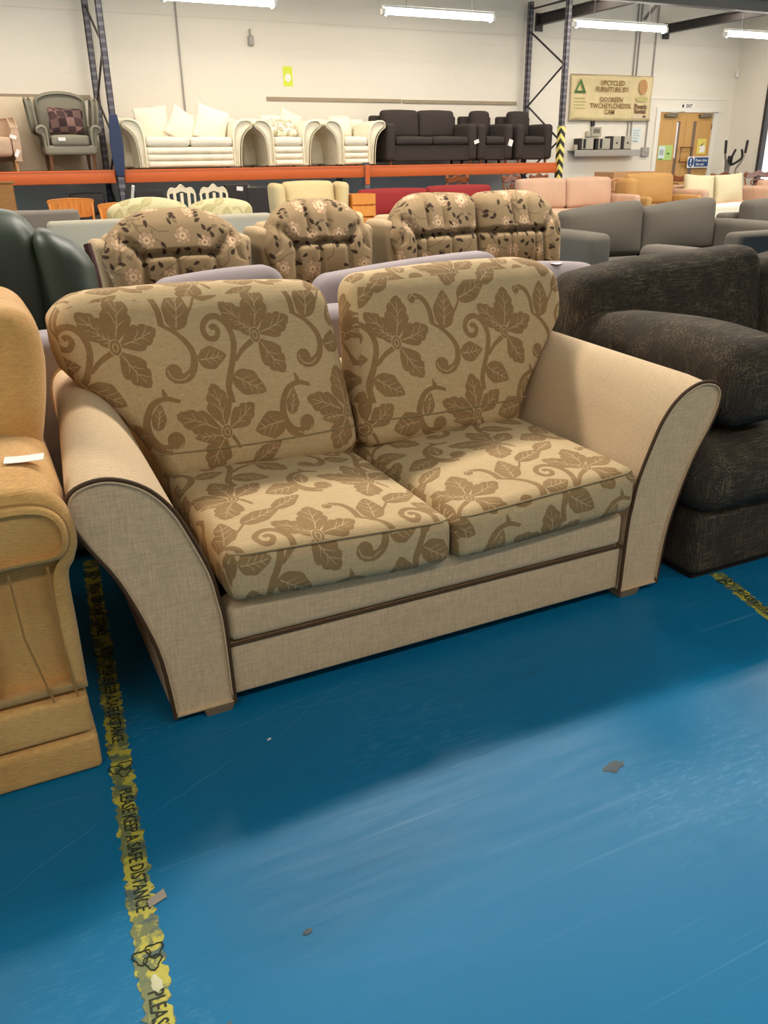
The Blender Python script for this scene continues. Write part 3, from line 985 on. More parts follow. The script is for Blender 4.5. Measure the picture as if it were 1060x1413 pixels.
# ------------------------------------------------------------------ tweed sofa at the right
tw = empty('tweed_sofa', 'dark charcoal tweed sofa with loose pillow arms, right of the patterned loveseat', 'sofa', (2.9, 2.1, 0))
def T(g): return move(g, (-2.9, -2.1, 0))
bk = mesh('base', T(rbox(1.815, 4.0, 1.60, 2.62, .012, .225, .03, n=(6, 4, 3), seg=3)), M['tweed'], tw)
mesh('underside_cloth', T(box(1.83, 3.98, 1.62, 2.6, .0, .013)), M['underside'], tw)
for i, (a, b) in enumerate(((1.775, 2.87), (2.875, 3.98))):
    mesh('seat_cushion', T(rbox(a, b, 1.555, 2.32, .222, .43, .085, (.012, .02, .035), (12, 10, 5), lambda x, y, z: (x + .0, y, z), 5)), M['tweed'], tw, sharp=80)
mesh('arm_pillow', T(rbox(1.872, 2.15, 1.60, 2.50, .455, .705, .085, (.012, .015, .012), (6, 12, 6), lambda x, y, z: (x + .02 * math.sin((y - 1.6) * 3), y, z + .012 * math.sin((y - 1.6) * 6) - .0), 5)), M['tweed'], tw, sharp=80)
mesh('arm_pillow', T(rbox(3.68, 3.96, 1.60, 2.50, .455, .705, .085, (.012, .015, .012), (6, 12, 6), None, 5)), M['tweed'], tw, sharp=80)
mesh('back_panel', T(rbox(1.85, 3.98, 2.45, 2.62, .22, .68, .05, n=(6, 4, 4))), M['tweed'], tw)
for i, (a, b) in enumerate(((1.885, 2.78), (2.79, 3.68))):
    def fb(x, y, z, a=a, b=b):
        t = (x - a) / (b - a)
        return (x, y + .16 * (z - .43), z + .055 * (t - .2) * max(0, (z - .43) / .4) - .012 * math.cos(t * 9) * max(0, z - .7) * 2)
    mesh('back_cushion', T(rbox(a, b, 2.27, 2.46, .44, .83, .06, (.01, .03, .016), (14, 4, 10), fb, 5)), M['tweed'], tw, sharp=80)

# ------------------------------------------------------------------ lilac sofa back to back with the loveseat
li = empty('lilac_sofa', 'lilac grey sofa seen from behind, just behind the patterned loveseat', 'sofa', (1.25, 3.05, 0), PI)
def T(g): return ([(-(v[0] - 1.25), -(v[1] - 3.05), v[2]) for v in g[0]],) + tuple(g[1:])
mesh('back_panel', T(rbox(-.36, 2.24, 2.635, 2.86, .02, .72, .06, (0, .01, .01), (10, 4, 6), None, 4)), M['lilac'], li)  # left end extended out of sight to shade the gap beside the loveseat
mesh('base', T(rbox(-.34, 2.22, 2.86, 3.32, .05, .30, .04)), M['lilac'], li)
for fx in (-.25, 2.1):
    for fy in (2.7, 3.25):
        mesh('foot', move(lathe([(.02, 0), (.028, .055)], 8), (-(fx - 1.25), -(fy - 3.05), 0)), M['woodleg'], li)
for x0, x1 in ((-.38, -.21), (2.08, 2.26)):
    mesh('arm', T(rbox(x0, x1, 2.72, 3.36, .05, .60, .06, (0, 0, .01), (4, 8, 6), None, 4)), M['lilac'], li)
for a, b in ((-.2, .555), (.56, 1.31), (1.315, 2.07)):
    mesh('seat_cushion', T(rbox(a, b, 2.9, 3.34, .29, .44, .04, (0, 0, .02), (8, 8, 4))), M['lilac'], li)
mesh('back_cushion', T(rbox(.56, 1.02, 2.84, 3.02, .44, .825, .06, (.01, .03, .01), (10, 4, 8), lambda x, y, z: (x, y + .1 * (z - .44), z + .03 * (x - .56) / .46), 4)), M['lilac'], li, sharp=80)
mesh('back_cushion', T(rbox(1.16, 1.94, 2.84, 3.02, .44, .805, .06, (.01, .03, .01), (12, 4, 8), lambda x, y, z: (x, y + .1 * (z - .44), z + .045 * max(0, (x - 1.2)) / .68 * max(0, (z - .44)) / .36), 4)), M['lilac'], li, sharp=80)
mesh('back_cushion', T(rbox(1.93, 2.42, 2.76, 2.96, .40, .815, .09, (.01, .03, .01), (10, 4, 8), lambda x, y, z: (x, y + .05 * (z - .44), z - .03 * (x - 1.86) / .5 + .03 * max(0, .12 - abs(x - 1.9)) / .12), 4)), M['lilac'], li, sharp=80)
paper('paper_tag', 'white paper tag on the lilac grey sofa top', (2.17, 2.84, .80), .06, .03, (0.1, 0, .5), curl=.1)

# ------------------------------------------------------------------ generic sofa
def scroll_profile(w, h, s, foot):
    """flared arm outline with a rolled outer top, outer side towards s"""
    P = [(.30, 0), (.34, .35), (.46, .62), (.72, .78), (.98, .86), (1.0, .94), (.86, 1.0), (.55, 1.0), (.30, .96), (.12, .86), (.02, .66), (0, .35), (0, 0)]
    return [(s * (a * w), foot + b * (h - foot)) for a, b in smooth_path(P, 3)]

def sofa(name, label, cat, cx, yf, W, D, H, n, m, rz=0.0, z0=0.0, arm='box', aw=.16, ah=.6, foot=.05, seat=.43, cm=None, bm=None, footm=None,
         group=None, cush=True, lean=.2, tops=None, ribs=0, bulge=.03, backh=None, seatf=0.0, sag=0.0, piping=None, sharp_c=70, nb=None):
    """yf: where its front is, facing -y; with rz=pi it faces away and yf is where its back is"""
    r = empty(name, label, cat, (cx, yf + D / 2, z0), rz, group)
    cm, bm, footm = cm or m, bm or m, footm or M['woodleg']
    f, b = -D / 2, D / 2
    hw = W / 2
    inner = hw - aw
    mesh('base', rbox(-inner - .02, inner + .02, f + .03, b - .06, foot, seat - .13, .02), bm, r)
    for k in range(ribs):
        za, zb = foot + (seat - .14 - foot) * k / ribs, foot + (seat - .14 - foot) * (k + 1) / ribs
        mesh('front_pad', rbox(-inner + .005, inner - .005, f - .005, f + .05, za + .004, zb - .004, .03, (0, .012, 0), (6, 3, 3)), bm, r)
    mesh('back_panel', rbox(-hw + .04, hw - .04, b - .15, b, foot, (backh or H - .1), .04, (0, .01, 0), (8, 3, 6), None, 3), bm, r)
    for s in (-1, 1):
        if arm == 'scroll':
            pr = [(s * (inner) + x, z) for x, z in scroll_profile(aw, ah, s, foot)]
            a = mesh('arm', extrude(pr, f, b - .08, .03, 3, 3), bm, r, sharp=55)
            if piping:
                mesh('piping', tube([(s * inner + s * .1 * aw + (x - s * inner) * .85, f + .002, foot + (z - foot) * .97) for x, z in pr], .008, 6), piping, a)
        else:
            mesh('arm', rbox(min(s * inner, s * hw), max(s * inner, s * hw), f, b - .05, foot, ah, min(.06, aw * .4), (0, .01, .01), (4, 6, 5), None, 3), bm, r)
    sw = 2 * inner / n
    nbk = nb or n
    bw = 2 * inner / nbk
    for i in range(n):
        a = -inner + sw * i
        mesh('seat_cushion', rbox(a + .004, a + sw - .004, f - seatf, b - .24, seat - .125, seat, .045, (0, .008, .02), (7, 6, 4), None, 3), cm, r, sharp=sharp_c)
    for i in range(nbk):
        a = -inner + bw * i
        tp = H + (tops[i] if tops else 0)
        def fb(x, y, z, a=a):
            t = (x - a) / bw
            q = (z - seat) / (H - seat)
            return (x, y + lean * (z - seat), z + sag * (t - .5) * q - .012 * (1 - math.cos((t - .5) * 5)) * q * 0)
        if cush:
            gg = puff((bw - .008, .17, tp - seat), .06, (8, 4, 8), (0, bulge, .015), None, (lambda ax, v: (v[0] / .5, v[2] / .6)), 3, (a + bw / 2, b - .26, (tp + seat) / 2))
            mesh('back_cushion', move(gg, fn=fb), cm, r, sharp=sharp_c)
    for fx in (-hw + aw * .6, hw - aw * .6):
        for fy in (f + .08, b - .12):
            if foot > .01:
                mesh('foot', move(lathe([(.02, 0), (.03, foot + .005)], 8), (fx, fy, 0)), footm, r)
    return r

# charcoal suite at the right
sofa('charcoal_sofa', 'dark grey woven sofa with two tall back cushions, behind the charcoal tweed sofa', 'sofa', 5.72, 5.55, 2.35, .98, .79, 2, M['charcoal'], arm='box', aw=.26, ah=.62, seat=.34, lean=.05, bulge=.05, sag=.07, backh=.62)
sofa('charcoal_armchair', 'dark grey woven armchair at the frame edge right of the two-cushion grey sofa', 'armchair', 7.55, 5.55, 1.3, .98, .78, 1, M['charcoal'], arm='box', aw=.16, ah=.58, seat=.36, lean=.05, bulge=.05, backh=.66)
sofa('charcoal_sofa', 'dark grey sofa back with flat top, in front of the grey woven armchair', 'sofa', 5.52, 4.0, 2.1, .9, .70, 2, M['charcoal_dark'], rz=PI, arm='box', aw=.2, ah=.6, backh=.735)

# blossom suite
def blossom_seat(name, label, cat, x0, x1, yb, ztop, n, group, folds=0, seedv=0):
    cx = (x0 + x1) / 2
    Wd = x1 - x0
    r = empty(name, label, cat, (cx, yb - .1, 0), 0, group)
    hw = Wd / 2
    yc = .1                                     # back cushion plane
    mesh('base', rbox(-hw + .10, hw - .10, -.55, .25, .10, .32, .04), M['taupe'], r)
    mesh('back_shell', rbox(-hw + .10, hw - .10, yc + .1, yc + .22, .12, ztop - .13, .05, fn=lambda x, y, z: (x, y + .15 * max(0, z - .4), z)), M['taupe'], r)
    for s in (-1, 1):
        mesh('side_wing', rbox(hw - .10, hw - .005, yc - .18, yc + .17, .12, ztop - .155, .035, (0, 0, .01), (3, 4, 6), lambda x, y, z, s=s: (s * (x - .07 * (1 - z / ztop)), y + .06 * z, z), 3), M['taupe'], r) if s > 0 else \
            mesh('side_wing', move(rbox(-hw + .005, -hw + .10, yc - .18, yc + .17, .12, ztop - .155, .035, (0, 0, .01), (3, 4, 6), lambda x, y, z: (x + .07 * (1 - z / ztop), y + .06 * z, z), 3)), M['taupe'], r)
        mesh('arm', rbox(min(s * (hw - .12), s * (hw - .01)), max(s * (hw - .12), s * (hw - .01)), -.50, yc - .19, .1, .46, .04), M['taupe'], r)
    sw = (Wd - .26) / n
    for i in range(n):
        a = -hw + .13 + sw * i
        g = puff((sw - .006, .62, .16), .05, (8, 8, 4), (0, .01, .03), None, lambda ax, v: (v[0] / 1.05, (v[1] + v[2]) / 1.05), 3, (a + sw / 2, -.27, .395))
        mesh('seat_cushion', g, M['blossom'], r, sharp=80)
    Hc = ztop - .43
    Wc = Wd - .075
    cw = Wc / n
    for i in range(n):
        a = -Wc / 2 + cw * i
        end_l, end_r = (i == 0), (i == n - 1)
        w0 = .14
        def fn(x, y, z, a=a, end_l=end_l, end_r=end_r):
            u = x / (cw / 2)
            w = z / (Hc / 2)
            outer = (u < 0 and end_l) or (u > 0 and end_r)
            ao = abs(u) if outer else abs(u) * .35
            bt = max(0.0, min(1.0, (w + 1) / 2))
            zz = z - (.20 * ao ** 3.2) * smooth01(bt * 1.3 - .3)
            xx = x * (1 - (.16 if outer else 0.0) * (1 - bt) ** 1.2 * 1.0)
            dep = 0
            lim = smooth01((.62 - abs(u)) / .12) if outer else 1
            dep += .036 * math.exp(-((w - w0) / .06) ** 2) * lim
            if outer:
                s = 1 if u > 0 else -1
                au = abs(u)
                # pleat lines running from the tuft line to the shoulder and to the foot of the wing
                lx = .50 + .42 * (w - w0) if w > w0 else .50 - .10 * (w - w0)
                dep += .032 * math.exp(-((au - lx) / .055) ** 2)
                if w > w0: dep += .022 * math.exp(-((au - .86 + .2 * (w - w0)) / .04) ** 2)
            if w > w0 and (folds or n > 1):
                for q in (-.22, .16):
                    dep += .03 * math.exp(-((u - q) / .035) ** 2) * smooth01((w - w0) * 4)
            if w < w0:
                for q in ((-.05,) if not n > 1 else (-.3, .3)):
                    dep += .022 * math.exp(-((u - q) / .04) ** 2)
            front = 1 if y < 0 else 0
            yy = y + dep * front - .08 * ao ** 2.4 + .09 * bt + .01
            return (xx + a + cw / 2, yy + yc - .13, zz + .43 + Hc / 2)
        g = puff((cw - (.004 if n > 1 else 0), .20, Hc), .075, (44, 4, 34), (0, .05, .012), fn, lambda ax, v, q=i: ((v[0] + .17 * q + seedv) / 1.05, (v[2] + (v[1] if ax == 2 else 0)) / 1.05), 4)
        mesh('back_cushion', g, M['blossom'], r, sharp=80)
    for fx in (-hw + .18, hw - .18):
        for fy in (-.48, .18):
            mesh('foot', move(lathe([(.022, 0), (.03, .105)], 8), (fx, fy, 0)), M['woodleg'], r)
    return r
blossom_seat('floral_armchair', 'brown blossom fabric armchair beside the dark green leather recliner', 'armchair', .64, 1.575, 5.1, .95, 1, 'brown blossom suite')
blossom_seat('floral_armchair', 'brown blossom fabric armchair between its twin and the matching blossom sofa', 'armchair', 1.60, 2.40, 5.15, .975, 1, 'brown blossom suite', 1, .21)
blossom_seat('floral_sofa', 'brown blossom fabric two-seat sofa in the row behind the loveseat', 'sofa', 2.45, 3.87, 5.15, .985, 2, 'brown blossom suite', 0, .37)

# green leather recliner
gr = empty('leather_recliner', 'dark green leather recliner at the left edge behind the golden tan armchair', 'armchair', (-.01, 3.95, 0))
mesh('base', rbox(-.50, .50, -.5, .45, .06, .34, .05), M['green'], gr)
def fg(x, y, z):
    u = x / .44
    ple = .010 * math.sin(x * 60 + z * 30) * smooth01((abs(u) - .5) * 3) * smooth01((z - .7) * 5)
    return (x * (1 - .10 * smooth01((z - .75) * 4)), y + .12 * (z - .4) + ple, z - .06 * abs(u) ** 3.0)
mesh('back_cushion', rbox(-.44, .36, .02, .30, .40, 1.02, .11, (.0, .05, .02), (22, 4, 16), fg, 5), M['green'], gr, sharp=80)
mesh('side_bolster', rbox(.29, .53, -.06, .30, .36, .97, .10, (.01, .02, 0), (8, 6, 12), lambda x, y, z: (x, y + .12 * (z - .4), z - .50 * max(0, x - .30) * smooth01((z - .5) * 2.4)), 5), M['green'], gr, sharp=80)
mesh('side_bolster', rbox(-.52, -.36, -.06, .30, .36, .92, .08, (.01, .01, 0), (6, 5, 10), lambda x, y, z: (x, y + .12 * (z - .4), z - .30 * max(0, -.40 - x) * smooth01((z - .5) * 2.4)), 5), M['green'], gr, sharp=80)
mesh('seat_cushion', rbox(-.36, .36, -.48, .06, .33, .47, .06, (0, .01, .03), (8, 6, 4), None, 4), M['green'], gr)
for s in (-1, 1):
    mesh('arm', rbox(s * .44 - .09, s * .44 + .09, -.50, .02, .06, .58, .06, (0, .01, .01), (4, 6, 5), None, 4), M['green'], gr)
mesh('maroon_edge', tube(smooth_path([(.545, .14, .36), (.55, .15, .55), (.545, .18, .72), (.53, .22, .86)], 4), .018, 8), M['maroon'], gr, label='maroon leather edge')
for fx in (-.4, .4):
    for fy in (-.4, .36):
        mesh('foot', move(lathe([(.025, 0), (.03, .065)], 8), (fx, fy, 0)), M['woodleg'], gr)

# blue-grey sofa with sage cushions, facing away
bg = sofa('blue_grey_sofa', 'pale blue-grey sofa seen from behind under sage patterned cushions', 'sofa', 1.60, 7.45, 1.98, .95, .80, 2, M['bluegrey'], rz=PI, arm='box', aw=.14, ah=.60, cush=False, backh=.775)
for a, b, h in ((1.17, 1.86, .90), (1.87, 2.44, .875)):
    g = puff((b - a, .2, h - .44), .06, (10, 4, 8), (0, .05, .03), lambda x, y, z: (x, y, z - .05 * (abs(x) / .35) ** 2.5 * max(0, z / .22)), lambda ax, v: (v[0] / .5, v[2] / .6), 4)
    mesh('scatter_cushion', g, M['sage'], None, ((a + b) / 2, 7.75, (h + .44) / 2), (-.12, 0, 0), 80, 'sage green leaf pattern cushion, %s, on the pale blue-grey sofa' % ('wider one' if a < 1.5 else 'narrower one'), 'cushion', 'sage cushions on the blue-grey sofa')
sofa('grey_armchair', 'mid grey armchair back between the green recliner and wooden chairs', 'armchair', .45, 8.5, 1.25, .9, .80, 1, M['grey'], rz=PI, arm='box', aw=.14, ah=.6, backh=.815)
sofa('pale_sofa', 'pale cream low sofa seen from behind, over the dark grey sofa tops', 'sofa', 9.05, 8.3, 2.5, .9, .60, 2, M['palecream'], rz=PI, arm='box', aw=.16, ah=.55, backh=.60)

# row in front of the shelf
be = sofa('wing_armchair', 'pale gold winged armchair behind the middle brown blossom armchair', 'armchair', 4.25, 10.3, 1.02, .85, .945, 1, M['beige'], arm='box', aw=.15, ah=.58, backh=.82, bulge=.06)
for s in (-1, 1):
    mesh('wing', rbox(s * .43 - .075, s * .43 + .075, .05, .38, .5, .94, .06, (0.01, .01, 0), (4, 5, 6), lambda x, y, z, s=s: (x + s * .06 * (z - .5) , y, z - .04 * abs(y - .3)), 4), M['beige'], be)
sofa('red_sofa', 'bright red two-seat sofa below the orange shelf beam', 'sofa', 6.42, 11.0, 2.5, .9, .80, 2, M['red'], arm='box', aw=.12, ah=.56, lean=.1, tops=(.0, .02), bulge=.05)
sofa('pink_sofa', 'peach pink two-cushion sofa beside the hazard-taped post', 'sofa', 8.98, 11.0, 2.10, .9, .885, 2, M['pink'], arm='box', aw=.12, ah=.62, lean=.1, bulge=.06, backh=.7)
sofa('gold_recliner', 'mustard gold armchair in front of the cardboard box by the doors', 'armchair', 10.77, 11.0, 1.20, .9, .92, 1, M['gold'], arm='box', aw=.10, ah=.58, lean=.1, bulge=.08, backh=.8)
mesh('side_bolster', rbox(-.62, -.40, .0, .36, .4, .855, .07, (.01, .02, .01), (4, 4, 6), None, 4), M['gold'], bpy.data.objects['gold_recliner'])
cs = sofa('cream_sofa', 'pale peach sofa with two cream cushions, right of the mustard armchair', 'sofa', 12.25, 11.0, 1.72, .9, .70, 2, M['pink'], arm='box', aw=.14, ah=.66, cush=False, backh=.72)
for x, rz_ in ((11.78, .05), (12.48, -.04)):
    g = puff((.66, .10, .52), .035, (10, 3, 10), (0, .09, 0), lambda x, y, z: (x * (1 - .05 * (1 - (z / .26) ** 2)), y, z * (1 - .05 * (1 - (x / .33) ** 2))), None, 3)
    mesh('scatter_cushion', g, M['cream'], None, (x, 11.52, .63), (-.15, rz_, 0), 80, 'plump cream scatter cushion, %s, on the pale peach sofa' % ('nearest the mustard armchair' if x < 12 else 'nearest the pink armchair'), 'cushion', 'cream cushions on the peach sofa')
sofa('pink_armchair', 'pale pink armchair at the right frame edge past the cream cushions', 'armchair', 13.85, 11.0, 1.4, .9, .76, 1, M['pink'], arm='scroll', aw=.26, ah=.68, lean=.1, bulge=.06)

# ------------------------------------------------------------------ pallet racking
SF, SB, SZ = 13.6, 14.72, 1.11
rk = empty('pallet_racking', 'orange and blue pallet racking along the back wall carrying sofas', 'shelf', (4.0, 14.1, 0))
def T(g): return move(g, (-4.0, -14.1, 0))
for a, b in ((-2.2, 2.235), (2.365, 6.29), (6.37, 10.24)):
    bm = mesh('beam', T(rbox(a, b, SF - .03, SF + .03, .93, SZ, .008, n=(1, 1, 1), seg=1)), M['orange'], rk)
    mesh('lip', T(box(a, b, SF - .036, SF - .03, SZ - .02, SZ - .008)), M['orange'], bm)
    mesh('beam', T(box(a, b, SB - .05, SB, .93, SZ)), M['orange'], rk)
x = -2.2
while x < 10.2:
    if not (2.2 < x + .29 < 2.3 + .3 and False):
        mesh('deck_board', T(box(x, min(x + .575, 10.22), SF + .032, SB - .052, SZ - .022, SZ - .001)), M['deck'], rk)
    x += .58
def upright(x, top, front_m=None):
    for y, wdt in ((SF - .05, .085), (SB - .02, .085)):
        f = y < 14
        mesh('upright', T(join(box(x - .042, x + .042, y, y + .012, 0, top), box(x - .042, x - .034, y, y + wdt, 0, top), box(x + .034, x + .042, y, y + wdt, 0, top))), M['bluesteel'], rk)
        mesh('foot_plate', T(box(x - .08, x + .08, y - .03, y + .12, 0, .012)), M['darksteel'], rk)
    z, s = .25, 0
    while z + .62 < top:
        y0, y1 = (SF + .03, SB - .03) if s == 0 else (SB - .03, SF + .03)
        mesh('brace', T(tube([(x, y0, z), (x, y1, z + .62)], .017, 6)), M['darksteel'], rk)
        z += .62; s = 1 - s
    mesh('brace', T(tube([(x, SF + .03, top - .12), (x, SB - .03, top - .12)], .017, 6)), M['darksteel'], rk)
upright(2.30, 3.85)
upright(10.30, 3.85)
for y in (SF - .05, SB - .02):
    mesh('upright', T(box(6.285, 6.375, y + .0, y + .08, 0, 1.16)), M['bluesteel'], rk)
mesh('hazard_sleeve', T(rbox(10.248, 10.352, SF - .075, SF + .045, .55, 1.72, .01, n=(1, 1, 1))), M['hazard'], rk, label='yellow and black hazard tape round the post')
mesh('post_wrap', T(rbox(2.225, 2.375, SF - .085, SF - .055, 1.02, 1.85, .012, n=(2, 1, 6), fn=lambda x, y, z: (2.3 + (x - 2.3) * (.75 + .5 * math.sin(max(0, min(1, (z - 1.02) / .83)) * PI)), y, z))), M['bluewrap'], rk, label='navy wrap bound round the front post')
mesh('beam_clip', T(box(2.26, 2.35, SF - .06, SF - .052, .84, 1.12)), M['bluesteel'], rk)
mesh('beam_clip', T(box(6.29, 6.37, SF - .062, SF - .052, .82, 1.12)), M['orange'], rk)
mesh('white_pole', tube([(0, 0, 0), (.10, -.42, .90)], .022, 8), M['whitepaint'], None, (2.27, 13.44, 0), label='thin white pole propped against the racking post under the shelf', cat='pole')

# roof steel, now placed against the back wall
beam_y('dark roof beam running out above the right racking upright', 10.60, 3.52, 12.3, 14.86, .14)
beam_y('dark roof beam above the wall conduits beside the tan banner', 13.76, 3.52, 12.3, 14.86, .12)
beam_x('roof_beam', 'dark steel purlin crossing the top edge near the corner', 12.2, 3.52, 5.2, 15.8, .16, plain('grey_purlin', (112, 106, 102), 0.5, 0.1))

mesh('roof_brace', move(tube([(0, 0, 0), (1.1, 1.55, 0)], .035, 6), (0, 0, 0)), M['darksteel'], None, (11.15, 12.29, 3.56), label='short dark diagonal brace between the roof beams by the conduits', cat='roof brace')
# ------------------------------------------------------------------ seats on the shelf
def at_shelf(o): o.location.z = SZ; return o
board = mesh('board', rbox(-.9, 1.95, 14.58, 14.64, SZ, 2.12, .006, n=(1, 1, 1)), M['boardpale'], None, label='large pale board standing behind the winged armchair on the shelf', cat='board')
# tub chair
tb = empty('tub_chair', 'dusty pink tub chair at the left end of the shelf', 'armchair', (.60, 14.12, SZ))
arc = [(-.42, -.36)] + [(.42 * math.cos(a), .08 + .38 * math.sin(a)) for a in [PI - PI * k / 12 for k in range(13)]] + [(.42, -.36), (.31, -.36)] + [(.31 * math.cos(a), .08 + .27 * math.sin(a)) for a in [PI * k / 12 for k in range(13)]] + [(-.31, -.36)]
mesh('shell', move(swap(extrude(arc, .13, .72, .02, 2, 4), 'z'), fn=lambda x, y, z: (x, y, z - .14 * smooth01((-y + .1) * 2.4) * smooth01((z - .4) * 3))), M['tub'], tb)
mesh('seat_cushion', rbox(-.305, .305, -.37, .30, .20, .45, .05, (0, .01, .02), (6, 6, 4)), M['tub'], tb)
for fx in (-.33, .33):
    for fy in (-.28, .3):
        mesh('leg', move(lathe([(.016, 0), (.026, .14)], 8), (fx, fy, 0)), M['palewood'], tb)
paper('paper_tag', 'white tag on the dusty pink tub chair, the upper of two', (.93, 13.70, SZ + .45), .09, .05, (PI / 2, .3, 0))
paper('paper_tag', 'white tag on the dusty pink tub chair, the lower of two', (.95, 13.70, SZ + .24), .10, .05, (PI / 2, -1.1, 0))
# wing chair
wc = empty('wingback_chair', 'grey-green wingback armchair with tall legs standing on the shelf', 'armchair', (1.70, 14.12, SZ))
mesh('seat_base', rbox(-.36, .36, -.36, .32, .21, .34, .04), M['greygreen'], wc)
mesh('seat_cushion', rbox(-.26, .26, -.37, .26, .335, .47, .035, (0, .01, .02), (8, 6, 4)), M['greygreen'], wc)
hump = [(-.34, .30), (.34, .30), (.36, .95)] + [(.36 * math.cos(a), .95 + .135 * math.sin(a) ** 1.0) for a in [PI * k / 12 for k in range(1, 12)]] + [(-.36, .95)]
mesh('back', move(extrude(hump, .2, .36, .04, 3), fn=lambda x, y, z: (x, y + .06 * (z - .3), z)), M['greygreen'], wc, sharp=60)
for s in (-1, 1):
    wp = smooth_path([(.34, .55), (.30, .97), (.02, .95), (-.04, .80), (.0, .55)], 3, True)
    mesh('wing', swap(extrude(wp, s * .43 - .05, s * .43 + .05, .03, 3), 'x') if False else move(swap(extrude(wp, -.05, .05, .03, 3), 'x'), (s * .42, 0, 0), fn=lambda x, y, z, s=s: (x + s * .10 * (z - .55), y, z)), M['greygreen'], wc, sharp=60)
    ap = smooth_path([(s * .30, .24), (s * .36, .24), (s * .37, .45), (s * .44, .50), (s * .45, .57), (s * .38, .61), (s * .31, .58), (s * .29, .48)], 3, True)
    mesh('arm', extrude(ap, -.36, .28, .03, 3), M['greygreen'], wc, sharp=60)
    mesh('leg', move(lathe([(.018, 0), (.024, .08), (.02, .12), (.032, .22)], 8), (s * .30, -.30, 0)), M['woodleg'], wc)
    mesh('leg', move(lathe([(.018, 0), (.03, .22)], 8), (s * .30, .27, 0)), M['woodleg'], wc)
g = puff((.50, .08, .38), .03, (10, 3, 8), (0, .07, 0), lambda x, y, z: (x * (1 - .05 * (1 - (z / .19) ** 2)), y, z * (1 - .06 * (1 - (x / .25) ** 2))), None, 3)
mesh('plaid_cushion', g, M['plaid'], None, (1.72, 14.13, SZ + .665), (-.22, .06, 0), 80, 'brown plaid cushion propped in the grey-green wingback chair', 'cushion')
paper('paper_tag', 'white paper tag on the seat front of the wingback chair', (1.58, 13.735, SZ + .42), .10, .045, (PI / 2, 0, 0))
# ivory suite
def ivory(name, label, cat, x0, x1, n, group='ivory leather suite'):
    return sofa(name, label, cat, (x0 + x1) / 2, 13.68, x1 - x0, .94, .78, n, M['white'], z0=SZ, arm='scroll', aw=.34 if n > 1 else .33, ah=.69, seat=.44, foot=.02, ribs=3, cm=M['ivory'], group=group, backh=.74, bulge=.06, piping=M['cream'])
ivory('leather_sofa', 'ivory leather two-seat sofa with rolled arms on the shelf', 'sofa', 2.42, 4.43, 2)
ivory('leather_armchair', 'ivory leather armchair holding a floral pillow, next to the ivory sofa', 'armchair', 4.45, 5.58, 1)
ivory('leather_armchair', 'ivory leather armchair beside the charcoal two-seat shelf sofa', 'armchair', 5.66, 6.75, 1)
def scatter(name, label, loc, rot, w, h, t, m, group=None):
    g = puff((w, .07, h), .025, (8, 3, 8), (0, t, 0), lambda x, y, z: (x * (1 - .06 * (1 - (z / (h / 2)) ** 2)), y, z * (1 - .06 * (1 - (x / (w / 2)) ** 2))), lambda ax, v: (v[0] / .4, v[2] / .5), 3)
    return mesh(name, g, m, None, loc, rot, 80, label, 'cushion', group)
scatter('scatter_cushion', 'pale ivory square cushion at the left end of the ivory sofa', (2.98, 14.12, SZ + .63), (-.25, -.1, 0), .52, .52, .08, M['ivory'], 'ivory cushions on the shelf sofa')
scatter('scatter_cushion', 'ivory cushion tipped on its corner, middle of the ivory sofa', (3.42, 14.06, SZ + .60), (-.3, .55, 0), .48, .48, .08, M['ivory'], 'ivory cushions on the shelf sofa')
scatter('scatter_cushion', 'ivory cushion leaning tilted by the right arm of the ivory sofa', (3.86, 14.02, SZ + .63), (-.25, .32, 0), .52, .52, .08, M['ivory'], 'ivory cushions on the shelf sofa')
scatter('scatter_cushion', 'white floral pillow lying on the ivory leather armchair', (5.0, 14.0, SZ + .585), (-.9, 0, 0), .48, .36, .07, damask('pale_floral', (236, 226, 202), (176, 166, 132)))
scatter('scatter_cushion', 'ivory cushion poking up behind the floral pillow', (5.28, 14.36, SZ + .66), (-.2, .4, 0), .40, .40, .07, M['ivory'])
# charcoal suite on shelf
def dark(name, label, cat, x0, x1, n):
    return sofa(name, label, cat, (x0 + x1) / 2, 13.68, x1 - x0, .85, .875, n, M['blackfab'], z0=SZ, arm='box', aw=.17, ah=.65, seat=.44, foot=.06, group='charcoal suite on the shelf', backh=.8, footm=M['woodleg'], lean=.05)
dark('fabric_sofa', 'charcoal fabric two-seat sofa on the shelf', 'sofa', 6.77, 8.56, 2)
dark('fabric_armchair', 'charcoal fabric armchair, left of the pair beside its sofa', 'armchair', 8.58, 9.32, 1)
dark('fabric_armchair', 'charcoal fabric armchair next to the hazard-taped post', 'armchair', 9.40, 10.2, 1)
paper('paper_tag', 'white tag on the front of the charcoal shelf sofa', (8.52, 13.655, SZ + .36), .10, .06, (PI / 2, -.3, 0))
paper('paper_tag', 'white tag on the left charcoal shelf armchair', (9.24, 13.655, SZ + .34), .09, .11, (PI / 2, .3, 0))

# ------------------------------------------------------------------ things under the shelf
cab = empty('wooden_cabinet', 'light brown wooden cabinet under the shelf at the left edge', 'cabinet', (.35, 13.1, 0))
mesh('carcass', box(-.42, .42, -.22, .22, .06, .97), M['brownwood'], cab)
mesh('top', box(-.45, .45, -.24, .24, .972, .995), M['brownwood'], cab)
for s in (-1, 1):
    d = mesh('door', box(min(s * .01, s * .41), max(s * .01, s * .41), -.24, -.222, .1, .94), M['brownwood'], cab)
    mesh('knob', move(lathe([(.0, 0), (.018, .005), (.012, .02), (.004, .03)], 8), (s * .05, -.25, .55)), M['woodleg'], d)
mesh('plinth', box(-.40, .40, -.2, .2, 0, .06), M['brownwood'], cab)

